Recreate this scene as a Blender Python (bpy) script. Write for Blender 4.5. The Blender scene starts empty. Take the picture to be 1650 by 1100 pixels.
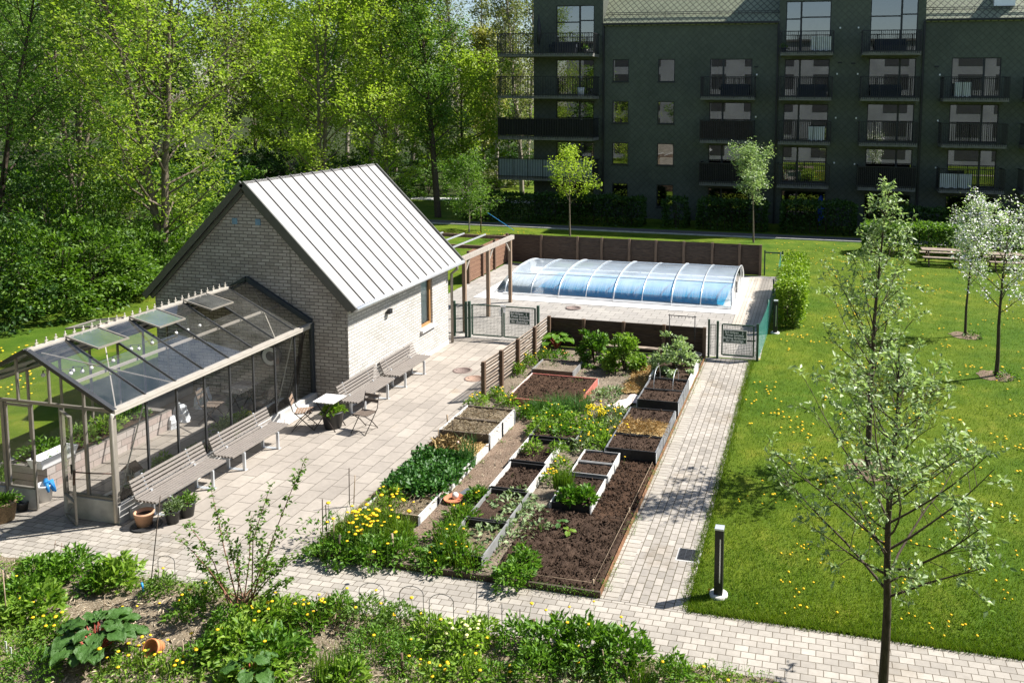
# Courtyard garden with raised beds, greenhouse, brick pool house and apartment block
import bpy, math, random
import numpy as np
from math import sin, cos, pi, radians, sqrt, atan2, hypot
from mathutils import Vector, Matrix

SC = bpy.context.scene
COL = SC.collection
V = Vector
# ------------------------------------------------------------------ camera
CF, CX, CY = 1353.38, 1000.3, 300.32            # focal length and principal point in photo pixels
TH, PSI, RO, CH = radians(5.8221), radians(13.1235), radians(0.4396), 7.8776
FW = V((-sin(PSI) * cos(TH), cos(PSI) * cos(TH), -sin(TH)))
RT0 = V((cos(PSI), sin(PSI), 0)); UP0 = RT0.cross(FW)
RT = RT0 * cos(RO) + UP0 * sin(RO); UP = UP0 * cos(RO) - RT0 * sin(RO)

def ray(x, y):
    return FW + RT * ((x - CX) / CF) - UP * ((y - CY) / CF)

def G(x, y, z=0.0):
    """point of the site at height z that the photo shows at pixel (x, y)"""
    d = ray(x, y); t = (z - CH) / d.z
    return V((d.x * t, d.y * t, z))

cam = bpy.data.cameras.new('camera'); camo = bpy.data.objects.new('camera', cam); COL.objects.link(camo)
M4 = Matrix((RT, UP, -FW)).transposed().to_4x4(); M4.translation = V((0, 0, CH))
camo.matrix_world = M4
cam.sensor_width = 36; cam.lens = 36 * CF / 1650
cam.shift_x = -(CX - 825) / 1650; cam.shift_y = (CY - 550) / 1650
cam.clip_start = 0.1; cam.clip_end = 2000
SC.camera = camo

# ------------------------------------------------------------------ materials
MATS = {}
class NT:
    def __init__(s, name):
        s.m = bpy.data.materials.new(name); s.m.use_nodes = True
        s.t = s.m.node_tree; s.t.nodes.clear()
        s.out = s.n('ShaderNodeOutputMaterial')
        MATS[name] = s.m
    def n(s, kind, **kw):
        nd = s.t.nodes.new(kind)
        for k, v in kw.items():
            if k.startswith('i_'):
                nd.inputs[k[2:].replace('_', ' ')].default_value = v
            else: setattr(nd, k, v)
        return nd
    def l(s, a, b): s.t.links.new(a, b)
    def bsdf(s, rough=.8, metal=0, spec=.3):
        b = s.n('ShaderNodeBsdfPrincipled')
        b.inputs['Roughness'].default_value = rough; b.inputs['Metallic'].default_value = metal
        b.inputs['Specular IOR Level'].default_value = spec
        s.l(b.outputs[0], s.out.inputs[0]); return b
    def pos(s): return s.n('ShaderNodeNewGeometry').outputs['Position']
    def noise(s, scale, vec=None, detail=4, rough=.6, dist=0):
        t = s.n('ShaderNodeTexNoise'); t.inputs['Scale'].default_value = scale
        t.inputs['Detail'].default_value = detail; t.inputs['Roughness'].default_value = rough
        t.inputs['Distortion'].default_value = dist
        s.l(vec if vec is not None else s.pos(), t.inputs['Vector']); return t.outputs['Fac']
    def ramp(s, fac, *stops):
        r = s.n('ShaderNodeValToRGB'); e = r.color_ramp.elements
        while len(e) < len(stops): e.new(.5)
        for k, (p, c) in enumerate(stops):
            e[k].position = p; e[k].color = (*c, 1) if len(c) == 3 else c
        s.l(fac, r.inputs[0]); return r.outputs[0]
    def mix(s, fac, a, b, mode='MIX'):
        x = s.n('ShaderNodeMix', data_type='RGBA', blend_type=mode)
        for v, i in ((fac, 0), (a, 6), (b, 7)):
            if isinstance(v, (int, float)): x.inputs[i].default_value = v
            elif isinstance(v, tuple): x.inputs[i].default_value = (*v, 1)
            else: s.l(v, x.inputs[i])
        return x.outputs[2]
    def bump(s, h, b, strength=.4, dist=.01):
        u = s.n('ShaderNodeBump'); u.inputs['Strength'].default_value = strength
        u.inputs['Distance'].default_value = dist; s.l(h, u.inputs['Height']); s.l(u.outputs[0], b.inputs['Normal'])
    def swz(s, a, b, rot=0, scale=1):
        """(a, b) axes of the world position as a 2-D vector; names X Y Z"""
        x = s.n('ShaderNodeSeparateXYZ'); s.l(s.pos(), x.inputs[0])
        c = s.n('ShaderNodeCombineXYZ'); s.l(x.outputs[a], c.inputs[0]); s.l(x.outputs[b], c.inputs[1])
        if rot:
            m = s.n('ShaderNodeMapping'); m.inputs['Rotation'].default_value = (0, 0, rot); s.l(c.outputs[0], m.inputs[0]); return m.outputs[0]
        return c.outputs[0]

def mul(c, k): return tuple(min(1, x * k) for x in c)

def plain(name, col, rough=.6, metal=0, scale=6, amt=.25, spec=.3, bump=0, stretch=None):
    s = NT(name); b = s.bsdf(rough, metal, spec)
    vec = None
    if stretch:
        m = s.n('ShaderNodeMapping'); m.inputs['Scale'].default_value = stretch
        s.l(s.n('ShaderNodeTexCoord').outputs['Object'], m.inputs[0]); vec = m.outputs[0]
    f = s.noise(scale, vec)
    c = s.ramp(f, (.3, mul(col, 1 - amt)), (.7, mul(col, 1 + amt)))
    s.l(c, b.inputs['Base Color'])
    if bump: s.bump(f, b, bump, .01)
    return s.m

def leafmat(name, c1, c2, trans=.35, rough=.5, bumps=0):
    s = NT(name)
    g = s.n('ShaderNodeNewGeometry')
    f = s.n('ShaderNodeMath', operation='ADD'); f.inputs[1].default_value = 0
    nz = s.noise(.6, None, 2)
    s.l(g.outputs['Random Per Island'], f.inputs[0])
    h = s.n('ShaderNodeMath', operation='MULTIPLY_ADD'); s.l(nz, h.inputs[0]); h.inputs[1].default_value = .9; h.inputs[2].default_value = -.45
    s.l(h.outputs[0], f.inputs[1])
    c = s.ramp(f.outputs[0], (0, c1), (1, c2))
    b = s.n('ShaderNodeBsdfPrincipled'); b.inputs['Roughness'].default_value = rough; b.inputs['Specular IOR Level'].default_value = .35
    s.l(c, b.inputs['Base Color'])
    t = s.n('ShaderNodeBsdfTranslucent')
    tc = s.mix(1.0, c, (1.1, 1.25, .6), 'MULTIPLY'); s.l(tc, t.inputs[0])
    if bumps: s.bump(s.noise(bumps, None, 3), b, .9, .02)
    x = s.n('ShaderNodeMixShader'); x.inputs[0].default_value = trans
    s.l(b.outputs[0], x.inputs[1]); s.l(t.outputs[0], x.inputs[2]); s.l(x.outputs[0], s.out.inputs[0])
    return s.m

def brick(name, axes, bw, bh, mort, c1, c2, cm, rough=.85, offset=.5, rot=0, noise=(3, .3), bumpd=.01, squash=1, dirt=None, smooth=.1, bias=0, cell=0):
    s = NT(name); b = s.bsdf(rough, 0, .25)
    vec = s.swz(axes[0], axes[1], rot)
    t = s.n('ShaderNodeTexBrick'); t.offset = offset; t.squash = squash
    t.inputs['Scale'].default_value = 1; t.inputs['Brick Width'].default_value = bw; t.inputs['Row Height'].default_value = bh
    t.inputs['Mortar Size'].default_value = mort; t.inputs['Mortar Smooth'].default_value = smooth; t.inputs['Bias'].default_value = bias
    t.inputs['Color1'].default_value = (*c1, 1); t.inputs['Color2'].default_value = (*c2, 1); t.inputs['Mortar'].default_value = (*cm, 1)
    if noise[1]:      # slightly wobbly joints
        nn = s.n('ShaderNodeTexNoise'); nn.inputs['Scale'].default_value = 9; s.l(vec, nn.inputs['Vector'])
        va = s.n('ShaderNodeVectorMath', operation='MULTIPLY_ADD'); s.l(nn.outputs['Color'], va.inputs[0])
        va.inputs[1].default_value = (mort * .9,) * 3; s.l(vec, va.inputs[2]); s.l(va.outputs[0], t.inputs['Vector'])
    else: s.l(vec, t.inputs['Vector'])
    c = t.outputs['Color']
    f = s.noise(noise[0]); f2 = s.noise(noise[0] * 14)
    c = s.mix(1.0, c, s.ramp(f, (.3, (1 - noise[1],) * 3), (.7, (1 + noise[1] * .3,) * 3)), 'MULTIPLY')
    c = s.mix(1.0, c, s.ramp(f2, (.3, (1 - noise[1] * .6,) * 3), (.7, (1.04,) * 3)), 'MULTIPLY')
    if dirt:
        d = s.ramp(s.noise(dirt[0], None, 5, .7), (dirt[1], (0, 0, 0)), (dirt[1] + .12, (1, 1, 1)))
        c = s.mix(d, c, s.mix(1.0, c, dirt[2], 'MULTIPLY'))
    s.l(c, b.inputs['Base Color'])
    inv = s.n('ShaderNodeMath', operation='SUBTRACT'); inv.inputs[0].default_value = 1; s.l(t.outputs['Fac'], inv.inputs[1])
    hh = s.n('ShaderNodeMath', operation='MULTIPLY_ADD'); s.l(f2, hh.inputs[0]); hh.inputs[1].default_value = .25; s.l(inv.outputs[0], hh.inputs[2])
    if bumpd: s.bump(hh.outputs[0], b, .6, bumpd)
    return s.m

def glassmat(name, tint=(.93, .95, .94), ior=1.5, rough=0.0, dust=.04, dustc=(.7, .7, .66)):
    s = NT(name)
    tr = s.n('ShaderNodeBsdfTransparent'); tr.inputs[0].default_value = (*tint, 1)
    gl = s.n('ShaderNodeBsdfGlossy'); gl.inputs['Roughness'].default_value = rough
    fr = s.n('ShaderNodeFresnel'); fr.inputs[0].default_value = ior
    x = s.n('ShaderNodeMixShader'); s.l(fr.outputs[0], x.inputs[0]); s.l(tr.outputs[0], x.inputs[1]); s.l(gl.outputs[0], x.inputs[2])
    df = s.n('ShaderNodeBsdfDiffuse'); df.inputs[0].default_value = (*dustc, 1)
    y = s.n('ShaderNodeMixShader')
    f = s.ramp(s.noise(1.5, None, 6, .7), (.35, (dust * .4,) * 3), (.75, (dust * 2,) * 3)); s.l(f, y.inputs[0])
    s.l(x.outputs[0], y.inputs[1]); s.l(df.outputs[0], y.inputs[2]); s.l(y.outputs[0], s.out.inputs[0])
    return s.m

# ------------------------------------------------------------------ things
ORG = {}
def tag(o, label=None, cat=None, group=None, kind=None):
    if label: o['label'] = label
    if cat: o['category'] = cat
    if group: o['group'] = group
    if kind: o['kind'] = kind
    return o
def thing(name, label, cat, loc=(0, 0, 0), group=None):
    o = bpy.data.objects.new(name, None); COL.objects.link(o); o.location = loc
    o.empty_display_size = .2
    ORG[o.name] = V(loc)
    return tag(o, label, cat, group)
def org(o):
    return ORG.get(o.name, V((0, 0, 0)))

def link(name, me, parent=None, origin=None):
    o = bpy.data.objects.new(name, me); COL.objects.link(o)
    if parent is not None:
        o.parent = parent; ORG[o.name] = org(parent)
    else:
        o.location = origin or (0, 0, 0); ORG[o.name] = V(origin or (0, 0, 0))
    return o

def fast(name, parts, parent=None, origin=None, smooth=False):
    """parts: list of (verts Nx3, faces NxK, material); one mesh object"""
    og = np.array(org(parent) if parent is not None else (origin or (0, 0, 0)), float)
    me = bpy.data.meshes.new(name); nv = nf = nl = 0
    vs, li, ls, mi = [], [], [], []
    for k, (v, f, m) in enumerate(parts):
        v = np.asarray(v, float).reshape(-1, 3); f = np.asarray(f, np.int64)
        vs.append(v - og); li.append((f + nv).ravel()); ls.append(nl + np.arange(len(f)) * f.shape[1])
        mi.append(np.full(len(f), k)); nv += len(v); nl += f.size; nf += len(f)
        me.materials.append(m)
    me.vertices.add(nv); me.loops.add(nl); me.polygons.add(nf)
    me.vertices.foreach_set('co', np.concatenate(vs).ravel().astype(np.float32))
    me.loops.foreach_set('vertex_index', np.concatenate(li).astype(np.int32))
    me.polygons.foreach_set('loop_start', np.concatenate(ls).astype(np.int32))
    me.polygons.foreach_set('material_index', np.concatenate(mi).astype(np.int32))
    if smooth: me.polygons.foreach_set('use_smooth', np.ones(nf, bool))
    me.update(calc_edges=True); me.validate()
    return link(name, me, parent, origin)

class MB:
    """collects boxes, bars, tubes, surfaces; build() links them as ONE mesh object"""
    def __init__(s): s.v = []; s.f = []; s.m = []; s.k = 0; s.sm = []
    def mat(s, k): s.k = k; return s
    def add(s, vs, fs, sm=False):
        n = len(s.v); s.v += [tuple(v) for v in vs]
        for f in fs: s.f.append([i + n for i in f]); s.m.append(s.k); s.sm.append(sm)
        return s
    def box(s, x0, x1, y0, y1, z0, z1):
        vs = [(x, y, z) for z in (z0, z1) for y in (y0, y1) for x in (x0, x1)]
        return s.add(vs, [(0, 2, 3, 1), (4, 5, 7, 6), (0, 1, 5, 4), (2, 6, 7, 3), (0, 4, 6, 2), (1, 3, 7, 5)])
    def bar(s, a, b, w, h=None, up=(0, 0, 1)):
        """a rectangular bar from a to b, w across, h along 'up'"""
        h = h or w; a = V(a); b = V(b); d = (b - a).normalized(); u = V(up)
        if abs(d.dot(u)) > .98: u = V((0, 1, 0))
        r = d.cross(u).normalized(); u = r.cross(d)
        vs = [p + r * (i * w / 2) + u * (j * h / 2) for p in (a, b) for j in (-1, 1) for i in (-1, 1)]
        return s.add(vs, [(0, 1, 3, 2), (4, 6, 7, 5), (0, 4, 5, 1), (2, 3, 7, 6), (0, 2, 6, 4), (1, 5, 7, 3)])
    def tube(s, pts, r, n=6, cap=True, sm=True):
        pts = [V(p) for p in pts]; rs = r if isinstance(r, (list, tuple)) else [r] * len(pts)
        base = len(s.v); rings = []
        ref = None
        for i, p in enumerate(pts):
            d = (pts[min(i + 1, len(pts) - 1)] - pts[max(i - 1, 0)])
            d = d.normalized() if d.length > 1e-9 else V((0, 0, 1))
            if ref is None: ref = V((1, 0, 0)) if abs(d.x) < .8 else V((0, 1, 0))
            u = (ref - d * ref.dot(d)).normalized(); w = d.cross(u); ref = u
            rings.append([p + u * (cos(2 * pi * k / n) * rs[i]) + w * (sin(2 * pi * k / n) * rs[i]) for k in range(n)])
        fs = [(i * n + k, i * n + (k + 1) % n, (i + 1) * n + (k + 1) % n, (i + 1) * n + k) for i in range(len(pts) - 1) for k in range(n)]
        s.add([v for q in rings for v in q], fs, sm)
        if cap:
            s.f.append([base + k for k in reversed(range(n))]); s.m.append(s.k); s.sm.append(False)
            e = base + (len(pts) - 1) * n
            s.f.append([e + k for k in range(n)]); s.m.append(s.k); s.sm.append(False)
        return s
    def lathe(s, c, prof, n=20, sm=True):
        c = V(c); vs = [c + V((r * cos(2 * pi * k / n), r * sin(2 * pi * k / n), z)) for r, z in prof for k in range(n)]
        fs = [(i * n + k, i * n + (k + 1) % n, (i + 1) * n + (k + 1) % n, (i + 1) * n + k) for i in range(len(prof) - 1) for k in range(n)]
        return s.add(vs, fs, sm)
    def ball(s, c, r, n=10):
        return s.lathe(c, [(max(1e-3, r * sin(pi * i / n)), -r * cos(pi * i / n)) for i in range(n + 1)], n)
    def grid(s, pts, nx, ny, sm=True):
        return s.add(pts, [(j * nx + i, j * nx + i + 1, (j + 1) * nx + i + 1, (j + 1) * nx + i) for j in range(ny - 1) for i in range(nx - 1)], sm)
    def prism(s, poly, z0, z1):
        n = len(poly)
        return s.add([(x, y, z0) for x, y in poly] + [(x, y, z1) for x, y in poly],
                     [tuple(reversed(range(n))), tuple(range(n, 2 * n))] + [(k, (k + 1) % n, n + (k + 1) % n, n + k) for k in range(n)])
    def build(s, name, mats, parent=None, origin=None):
        og = org(parent) if parent is not None else V(origin or (0, 0, 0))
        me = bpy.data.meshes.new(name)
        me.from_pydata([(a - og.x, b - og.y, c - og.z) for a, b, c in s.v], [], s.f)
        for m in (mats if isinstance(mats, (list, tuple)) else [mats]): me.materials.append(m)
        if s.k or any(s.m): me.polygons.foreach_set('material_index', s.m)
        me.polygons.foreach_set('use_smooth', s.sm)
        me.update()
        return link(name, me, parent, origin)

def copy_tree(o, loc=None, rotz=None, scale=None, label=None, group=None, parent=None):
    c = o.copy(); COL.objects.link(c)
    if parent is not None: c.parent = parent
    if loc is not None: c.location = loc
    if rotz is not None: c.rotation_euler = (0, 0, rotz)
    if scale is not None: c.scale = scale if isinstance(scale, tuple) else (scale,) * 3
    if label: c['label'] = label
    if group: c['group'] = group
    for ch in o.children: copy_tree(ch, parent=c)
    return c

# ------------------------------------------------------------------ plants
def unit(a): return a / np.maximum(np.linalg.norm(a, axis=-1, keepdims=True), 1e-9)
def leaves(P, size, rng, aspect=.5, up=.5, out=None, fold=.25, var=.35):
    """P Nx3 leaf bases -> folded two-triangle leaves"""
    P = np.asarray(P, float); n = len(P)
    d = rng.normal(size=(n, 3)); d[:, 2] *= .6
    if out is not None: d = unit(d) + out * 1.2
    d = unit(d)
    nrm = rng.normal(size=(n, 3)); nrm = unit(nrm) + np.array([0, 0, up * 2])
    nrm = unit(nrm - d * (nrm * d).sum(1, keepdims=True))
    w = np.cross(d, nrm)
    L = size * (1 + var * rng.uniform(-1, 1, (n, 1)))
    mid = P + d * L * .45
    a = P; t = P + d * L - nrm * L * .12
    l = mid + w * L * aspect * .5 + nrm * L * fold * .5; r = mid - w * L * aspect * .5 + nrm * L * fold * .5
    vs = np.stack([a, l, t, r], 1).reshape(-1, 3)
    k = np.arange(n)[:, None] * 4
    fs = np.concatenate([k + np.array([[0, 1, 2]]), k + np.array([[0, 2, 3]])])
    return vs, fs
def blades(P, h, w, rng, lean=.5, seg=1, dirs=None):
    """grass blades: one tapering triangle (seg=1) or a bent ribbon (seg=2)"""
    P = np.asarray(P, float); n = len(P)
    a = rng.uniform(0, 2 * pi, n); b = rng.uniform(0, 2 * pi, n) if dirs is None else dirs
    H = (h * rng.uniform(.6, 1.25, n))[:, None]
    side = np.stack([np.cos(a), np.sin(a), np.zeros(n)], 1) * (w * .5)
    ln = np.stack([np.cos(b), np.sin(b), np.zeros(n)], 1) * (rng.uniform(.1, 1, n)[:, None] * lean) * H
    z = np.array([[0, 0, 1.]])
    if seg == 1:
        vs = np.stack([P - side, P + side, P + ln + z * H], 1).reshape(-1, 3)
        fs = np.arange(n)[:, None] * 3 + np.array([[0, 1, 2]])
        return vs, fs
    m = P + ln * .35 + z * H * .6
    t = P + ln * 1.1 + z * H * (1 - .35 * np.minimum(1, np.linalg.norm(ln, axis=1, keepdims=True) / H))
    vs = np.stack([P - side, P + side, m + side * .8, m - side * .8, t], 1).reshape(-1, 3)
    k = np.arange(n)[:, None] * 5
    fs = np.concatenate([k + np.array([[0, 1, 2]]), k + np.array([[0, 2, 3]]), k + np.array([[3, 2, 4]])])
    return vs, fs
def dome(rng, n, r, h, fill=.5):
    """points in a bushy dome standing at the origin"""
    a = rng.uniform(0, 2 * pi, n); q = np.sqrt(rng.uniform(0, 1, n))
    lump = 1 + .22 * np.sin(a * 3 + rng.uniform(0, 6)) + .12 * np.sin(a * 5 + rng.uniform(0, 6))
    z = h * np.sqrt(np.maximum(0, 1 - q * q * .95)) * (1 - fill * rng.uniform(0, 1, n) ** 1.5)
    z = z * (1 + .25 * np.sin(q * 7 + a * 2 + rng.uniform(0, 6)))
    return np.stack([q * r * lump * np.cos(a), q * r * lump * np.sin(a), z], 1)
SKY, SUN, EXPO = 0.066, 4.8, 1.18
# ------------------------------------------------------------------ material library
m_pavX = brick('paver_rows_along_x', ('X', 'Y'), .21, .14, .006, (.40, .365, .315), (.29, .264, .228), (.11, .09, .065), noise=(.8, .18), bumpd=.006, dirt=(.5, .56, (.82, .78, .72)))
m_pavY = brick('paver_rows_along_y', ('Y', 'X'), .21, .14, .007, (.40, .362, .316), (.275, .25, .218), (.09, .075, .045), noise=(.8, .2), bumpd=.006, dirt=(.6, .56, (.8, .76, .7)))
m_pavB = brick('paver_border', ('Y', 'X'), .14, .28, .007, (.41, .375, .32), (.32, .29, .25), (.11, .085, .055), offset=0, noise=(.8, .2), bumpd=.006)
m_slab = brick('patio_slab', ('Y', 'X'), .525, .35, .007, (.375, .333, .284), (.30, .266, .228), (.10, .085, .065), noise=(.7, .18), bumpd=.004, dirt=(.35, .60, (.86, .72, .55)))
m_deck = brick('pool_slab', ('X', 'Y'), .525, .35, .009, (.36, .335, .30), (.29, .27, .245), (.12, .11, .095), noise=(.5, .15), bumpd=.004)
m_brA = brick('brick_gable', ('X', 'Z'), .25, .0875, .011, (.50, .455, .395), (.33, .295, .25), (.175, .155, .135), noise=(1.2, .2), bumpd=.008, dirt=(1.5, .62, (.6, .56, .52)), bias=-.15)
m_brB = brick('brick_side', ('Y', 'Z'), .25, .0875, .011, (.60, .575, .535), (.47, .45, .415), (.31, .295, .27), noise=(1.2, .16), bumpd=.008, dirt=(1.3, .63, (.8, .78, .76)))  # paler copy of the gable brick, with this wall's sunlight in the colour
m_blk = brick('stone_block', ('Y', 'Z'), .30, .15, .006, (.50, .45, .41), (.42, .33, .29), (.2, .18, .16), noise=(2, .2))

def lawnmat():
    s = NT('lawn'); b = s.bsdf(.9, 0, .1)
    a = s.noise(1.1, None, 5, .65); f = s.noise(60, None, 3, .7); w = s.noise(.25, None, 3)
    c = s.ramp(a, (.3, (.064, .117, .009)), (.55, (.108, .164, .014)), (.75, (.19, .21, .03)))
    c = s.mix(1.0, c, s.ramp(f, (.3, (.45,) * 3), (.7, (1.25,) * 3)), 'MULTIPLY')
    c = s.mix(1.0, c, s.ramp(w, (.35, (.66, .82, .75)), (.65, (1.25, 1.08, 1))), 'MULTIPLY')
    s.l(c, b.inputs['Base Color']); s.bump(f, b, .8, .03); return s.m
m_lawn = lawnmat()
def soilmat(name, c1, c2, fleck=(.3, .26, .2), amt=.66, sc=30):
    s = NT(name); b = s.bsdf(.95, 0, .1)
    a = s.noise(2.2, None, 5, .7); f = s.noise(sc, None, 6, .75); k = s.noise(55, None, 2, .5)
    c = s.ramp(f, (.3, c1), (.7, c2))
    c = s.mix(1.0, c, s.ramp(a, (.3, (.65,) * 3), (.7, (1.2,) * 3)), 'MULTIPLY')
    c = s.mix(s.ramp(k, (amt, (0, 0, 0)), (amt + .05, (1, 1, 1))), c, fleck)
    s.l(c, b.inputs['Base Color']); s.bump(f, b, 1.0, .03); return s.m
m_soil = soilmat('dark_soil', (.020, .012, .008), (.105, .069, .049), (.25, .2, .16), .70)
m_soilr = soilmat('red_brown_soil', (.03, .017, .010), (.105, .062, .040), (.25, .2, .16), .72)
m_mulch = soilmat('bark_mulch', (.09, .06, .042), (.30, .22, .16), (.42, .36, .28), .63, 40)
m_litter = soilmat('dry_litter', (.10, .075, .05), (.36, .29, .20), (.5, .45, .34), .60, 45)
m_straw = soilmat('straw', (.20, .13, .055), (.62, .45, .20), (.70, .55, .3), .60, 28)
m_bchip = soilmat('bare_ground', (.11, .085, .06), (.27, .22, .165), (.36, .32, .25), .62, 26)

def woodmat(name, c, amt=.3, axis=(1, 12, 12), rough=.75, sc=3):
    return plain(name, c, rough, 0, sc, amt, .2, .25, axis)
m_wbench = woodmat('weathered_slat', (.205, .182, .162), .25)
m_wfence = woodmat('brown_fence_wood', (.062, .043, .031), .55, (1.2, 1.2, 14))
m_wfenceb = woodmat('fence_post_wood', (.13, .088, .06), .3, (12, 12, 1))
m_wslat = woodmat('grey_slat_wood', (.27, .215, .168), .25, (2, 1, 12))
m_wpost = woodmat('dark_post_wood', (.13, .085, .058), .3, (12, 12, 1))
m_wperg = woodmat('pergola_wood', (.32, .285, .245), .25, (6, 6, 1.5))
m_wpergp = woodmat('pergola_post_wood', (.25, .18, .128), .3, (9, 9, 1))
m_white = plain('whitewashed_board', (.55, .535, .50), .75, 0, 4, .32, .2, .1, (5, 5, 9))
m_greyb = plain('grey_painted_board', (.21, .21, .205), .7, 0, 6, .22)
m_black = plain('black_painted_board', (.022, .021, .021), .6, 0, 6, .3)
m_blackg = plain('worn_black_board', (.16, .165, .17), .65, 0, 7, .4)
m_oldw = plain('old_brown_board', (.20, .155, .105), .8, 0, 7, .35)
m_rust = plain('rusty_edging', (.20, .10, .05), .8, 0, 9, .4)
m_red = plain('red_painted_board', (.42, .13, .10), .7, 0, 7, .28)
m_redw = plain('faded_red_board', (.60, .46, .42), .7, 0, 7, .2)
m_galv = plain('galvanised_steel', (.62, .65, .68), .38, .55, 9, .1, .5)
m_alu = plain('pale_aluminium', (.72, .74, .76), .32, .6, 4, .06, .5)
m_cham = plain('champagne_metal', (.26, .235, .20), .42, .25, 5, .12, .5)
m_chaml = plain('cream_metal', (.42, .385, .335), .45, .1, 5, .1, .5)
m_dark = plain('black_metal', (.018, .018, .019), .45, .2, 5, .2, .5)
m_steel = plain('dark_steel', (.05, .052, .055), .4, .4, 5, .2, .5)
m_verge = plain('grey_green_sheet', (.095, .095, .085), .45, .2, 3, .12, .5)
m_green = plain('green_metal', (.022, .065, .042), .45, .1, 5, .2, .5)
m_roofl = plain('pale_roof_sheet', (.35, .342, .33), .5, .1, .7, .05, .3)
m_seam = plain('roof_seam', (.13, .125, .12), .5, .2, 3, .1)  # coloured darker than the sheet to stand in for the seams' shadow lines
m_conc = plain('concrete', (.43, .42, .40), .85, 0, 3, .2, .2, .15)
m_concw = plain('pale_concrete', (.60, .58, .55), .85, 0, 3, .12, .2, .1)
m_iron = plain('rusty_iron', (.30, .20, .15), .75, .1, 25, .35, .3, .3)
m_iron2 = plain('brown_iron', (.20, .15, .13), .75, .2, 25, .3, .3, .3)
m_terra = plain('terracotta', (.52, .30, .19), .8, 0, 6, .2, .2, .1)
m_orange = plain('orange_clay', (.62, .24, .10), .75, 0, 6, .2)
m_plast = plain('black_plastic', (.03, .031, .032), .45, 0, 5, .2, .5)
m_whitep = plain('white_plastic', (.78, .78, .77), .4, 0, 4, .04, .5)
m_blue = plain('blue_rubber', (.03, .25, .62), .5, 0, 6, .2)
m_wick = plain('wicker', (.30, .215, .13), .8, 0, 40, .45, .2, .6)
m_cloth = plain('white_sheet', (.72, .74, .76), .8, 0, 3, .08)
m_cloth2 = plain('dusty_white_bag', (.66, .68, .70), .75, 0, 4, .12)
m_yel = plain('yellow_petal', (.80, .50, .012), .7, 0, 30, .15)
m_yel2 = plain('bright_yellow_petal', (.82, .66, .02), .7, 0, 30, .12)
m_lemon = plain('pale_yellow_petal', (.75, .72, .30), .7, 0, 30, .12)
m_petal = plain('white_blossom', (.86, .84, .82), .7, 0, 20, .06)
m_bark = plain('grey_bark', (.155, .125, .095), .9, 0, 10, .35, .1, .6, (2, 2, .6))
m_barkd = plain('dark_bark', (.075, .058, .045), .9, 0, 12, .35, .1, .6, (2, 2, .6))
m_barkp = plain('pale_bark', (.30, .26, .21), .9, 0, 8, .3, .1, .4, (2, 2, .7))
m_cane = plain('reddish_cane', (.22, .10, .065), .7, 0, 8, .3)
m_twig = plain('dry_cane', (.33, .25, .17), .8, 0, 8, .3)
m_stalk = plain('green_stalk', (.10, .19, .03), .6, 0, 8, .25)
m_rstalk = plain('red_stalk', (.36, .09, .06), .6, 0, 8, .3)
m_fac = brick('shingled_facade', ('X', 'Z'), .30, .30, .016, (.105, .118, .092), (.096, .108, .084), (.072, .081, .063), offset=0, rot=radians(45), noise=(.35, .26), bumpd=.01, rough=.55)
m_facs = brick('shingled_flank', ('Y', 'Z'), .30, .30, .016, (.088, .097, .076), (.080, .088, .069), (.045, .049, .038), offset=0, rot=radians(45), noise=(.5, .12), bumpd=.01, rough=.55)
m_rsh = brick('shingled_roof', ('X', 'Y'), .30, .30, .028, (.25, .27, .18), (.22, .24, .16), (.07, .075, .052), offset=0, rot=radians(45), noise=(.8, .15), bumpd=.02, rough=.45)
m_glass = glassmat('greenhouse_glass', (.985, .99, .985), 1.4, 0, .012)
m_roofg = glassmat('dusty_roof_glass', (.98, .985, .99), 2.5, .015, .03)
m_ventg = glassmat('hazy_vent_glass', (.95, .96, .95), 1.5, .12, .055)
m_pane = glassmat('window_glass', (.35, .38, .37), 3.7, 0, .002)
m_poly = glassmat('pool_cover_sheet', (.78, .83, .86), 1.5, .12, .16, (.72, .76, .80))
m_mesh = None
def meshmat():
    """diamond wire netting: wires and the holes between them"""
    s = NT('green_wire_net'); s.t.nodes.remove(s.out); s.out = s.n('ShaderNodeOutputMaterial')
    x = s.n('ShaderNodeSeparateXYZ'); s.l(s.pos(), x.inputs[0])
    fs = []
    for sg in (1, -1):
        a = s.n('ShaderNodeMath', operation='MULTIPLY_ADD'); s.l(x.outputs['Z'], a.inputs[0]); a.inputs[1].default_value = sg
        h = s.n('ShaderNodeMath', operation='ADD'); s.l(x.outputs['X'], h.inputs[0]); s.l(x.outputs['Y'], h.inputs[1]); s.l(h.outputs[0], a.inputs[2])
        k = s.n('ShaderNodeMath', operation='PINGPONG'); s.l(a.outputs[0], k.inputs[0]); k.inputs[1].default_value = .03
        c = s.n('ShaderNodeMath', operation='LESS_THAN'); s.l(k.outputs[0], c.inputs[0]); c.inputs[1].default_value = .009
        fs.append(c)
    mx = s.n('ShaderNodeMath', operation='MAXIMUM'); s.l(fs[0].outputs[0], mx.inputs[0]); s.l(fs[1].outputs[0], mx.inputs[1])
    b = s.n('ShaderNodeBsdfPrincipled'); b.inputs['Base Color'].default_value = (.05, .27, .22, 1); b.inputs['Roughness'].default_value = .4
    t = s.n('ShaderNodeBsdfTransparent'); m = s.n('ShaderNodeMixShader')
    s.l(mx.outputs[0], m.inputs[0]); s.l(t.outputs[0], m.inputs[1]); s.l(b.outputs[0], m.inputs[2]); s.l(m.outputs[0], s.out.inputs[0])
    return s.m
m_net = meshmat()

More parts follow.
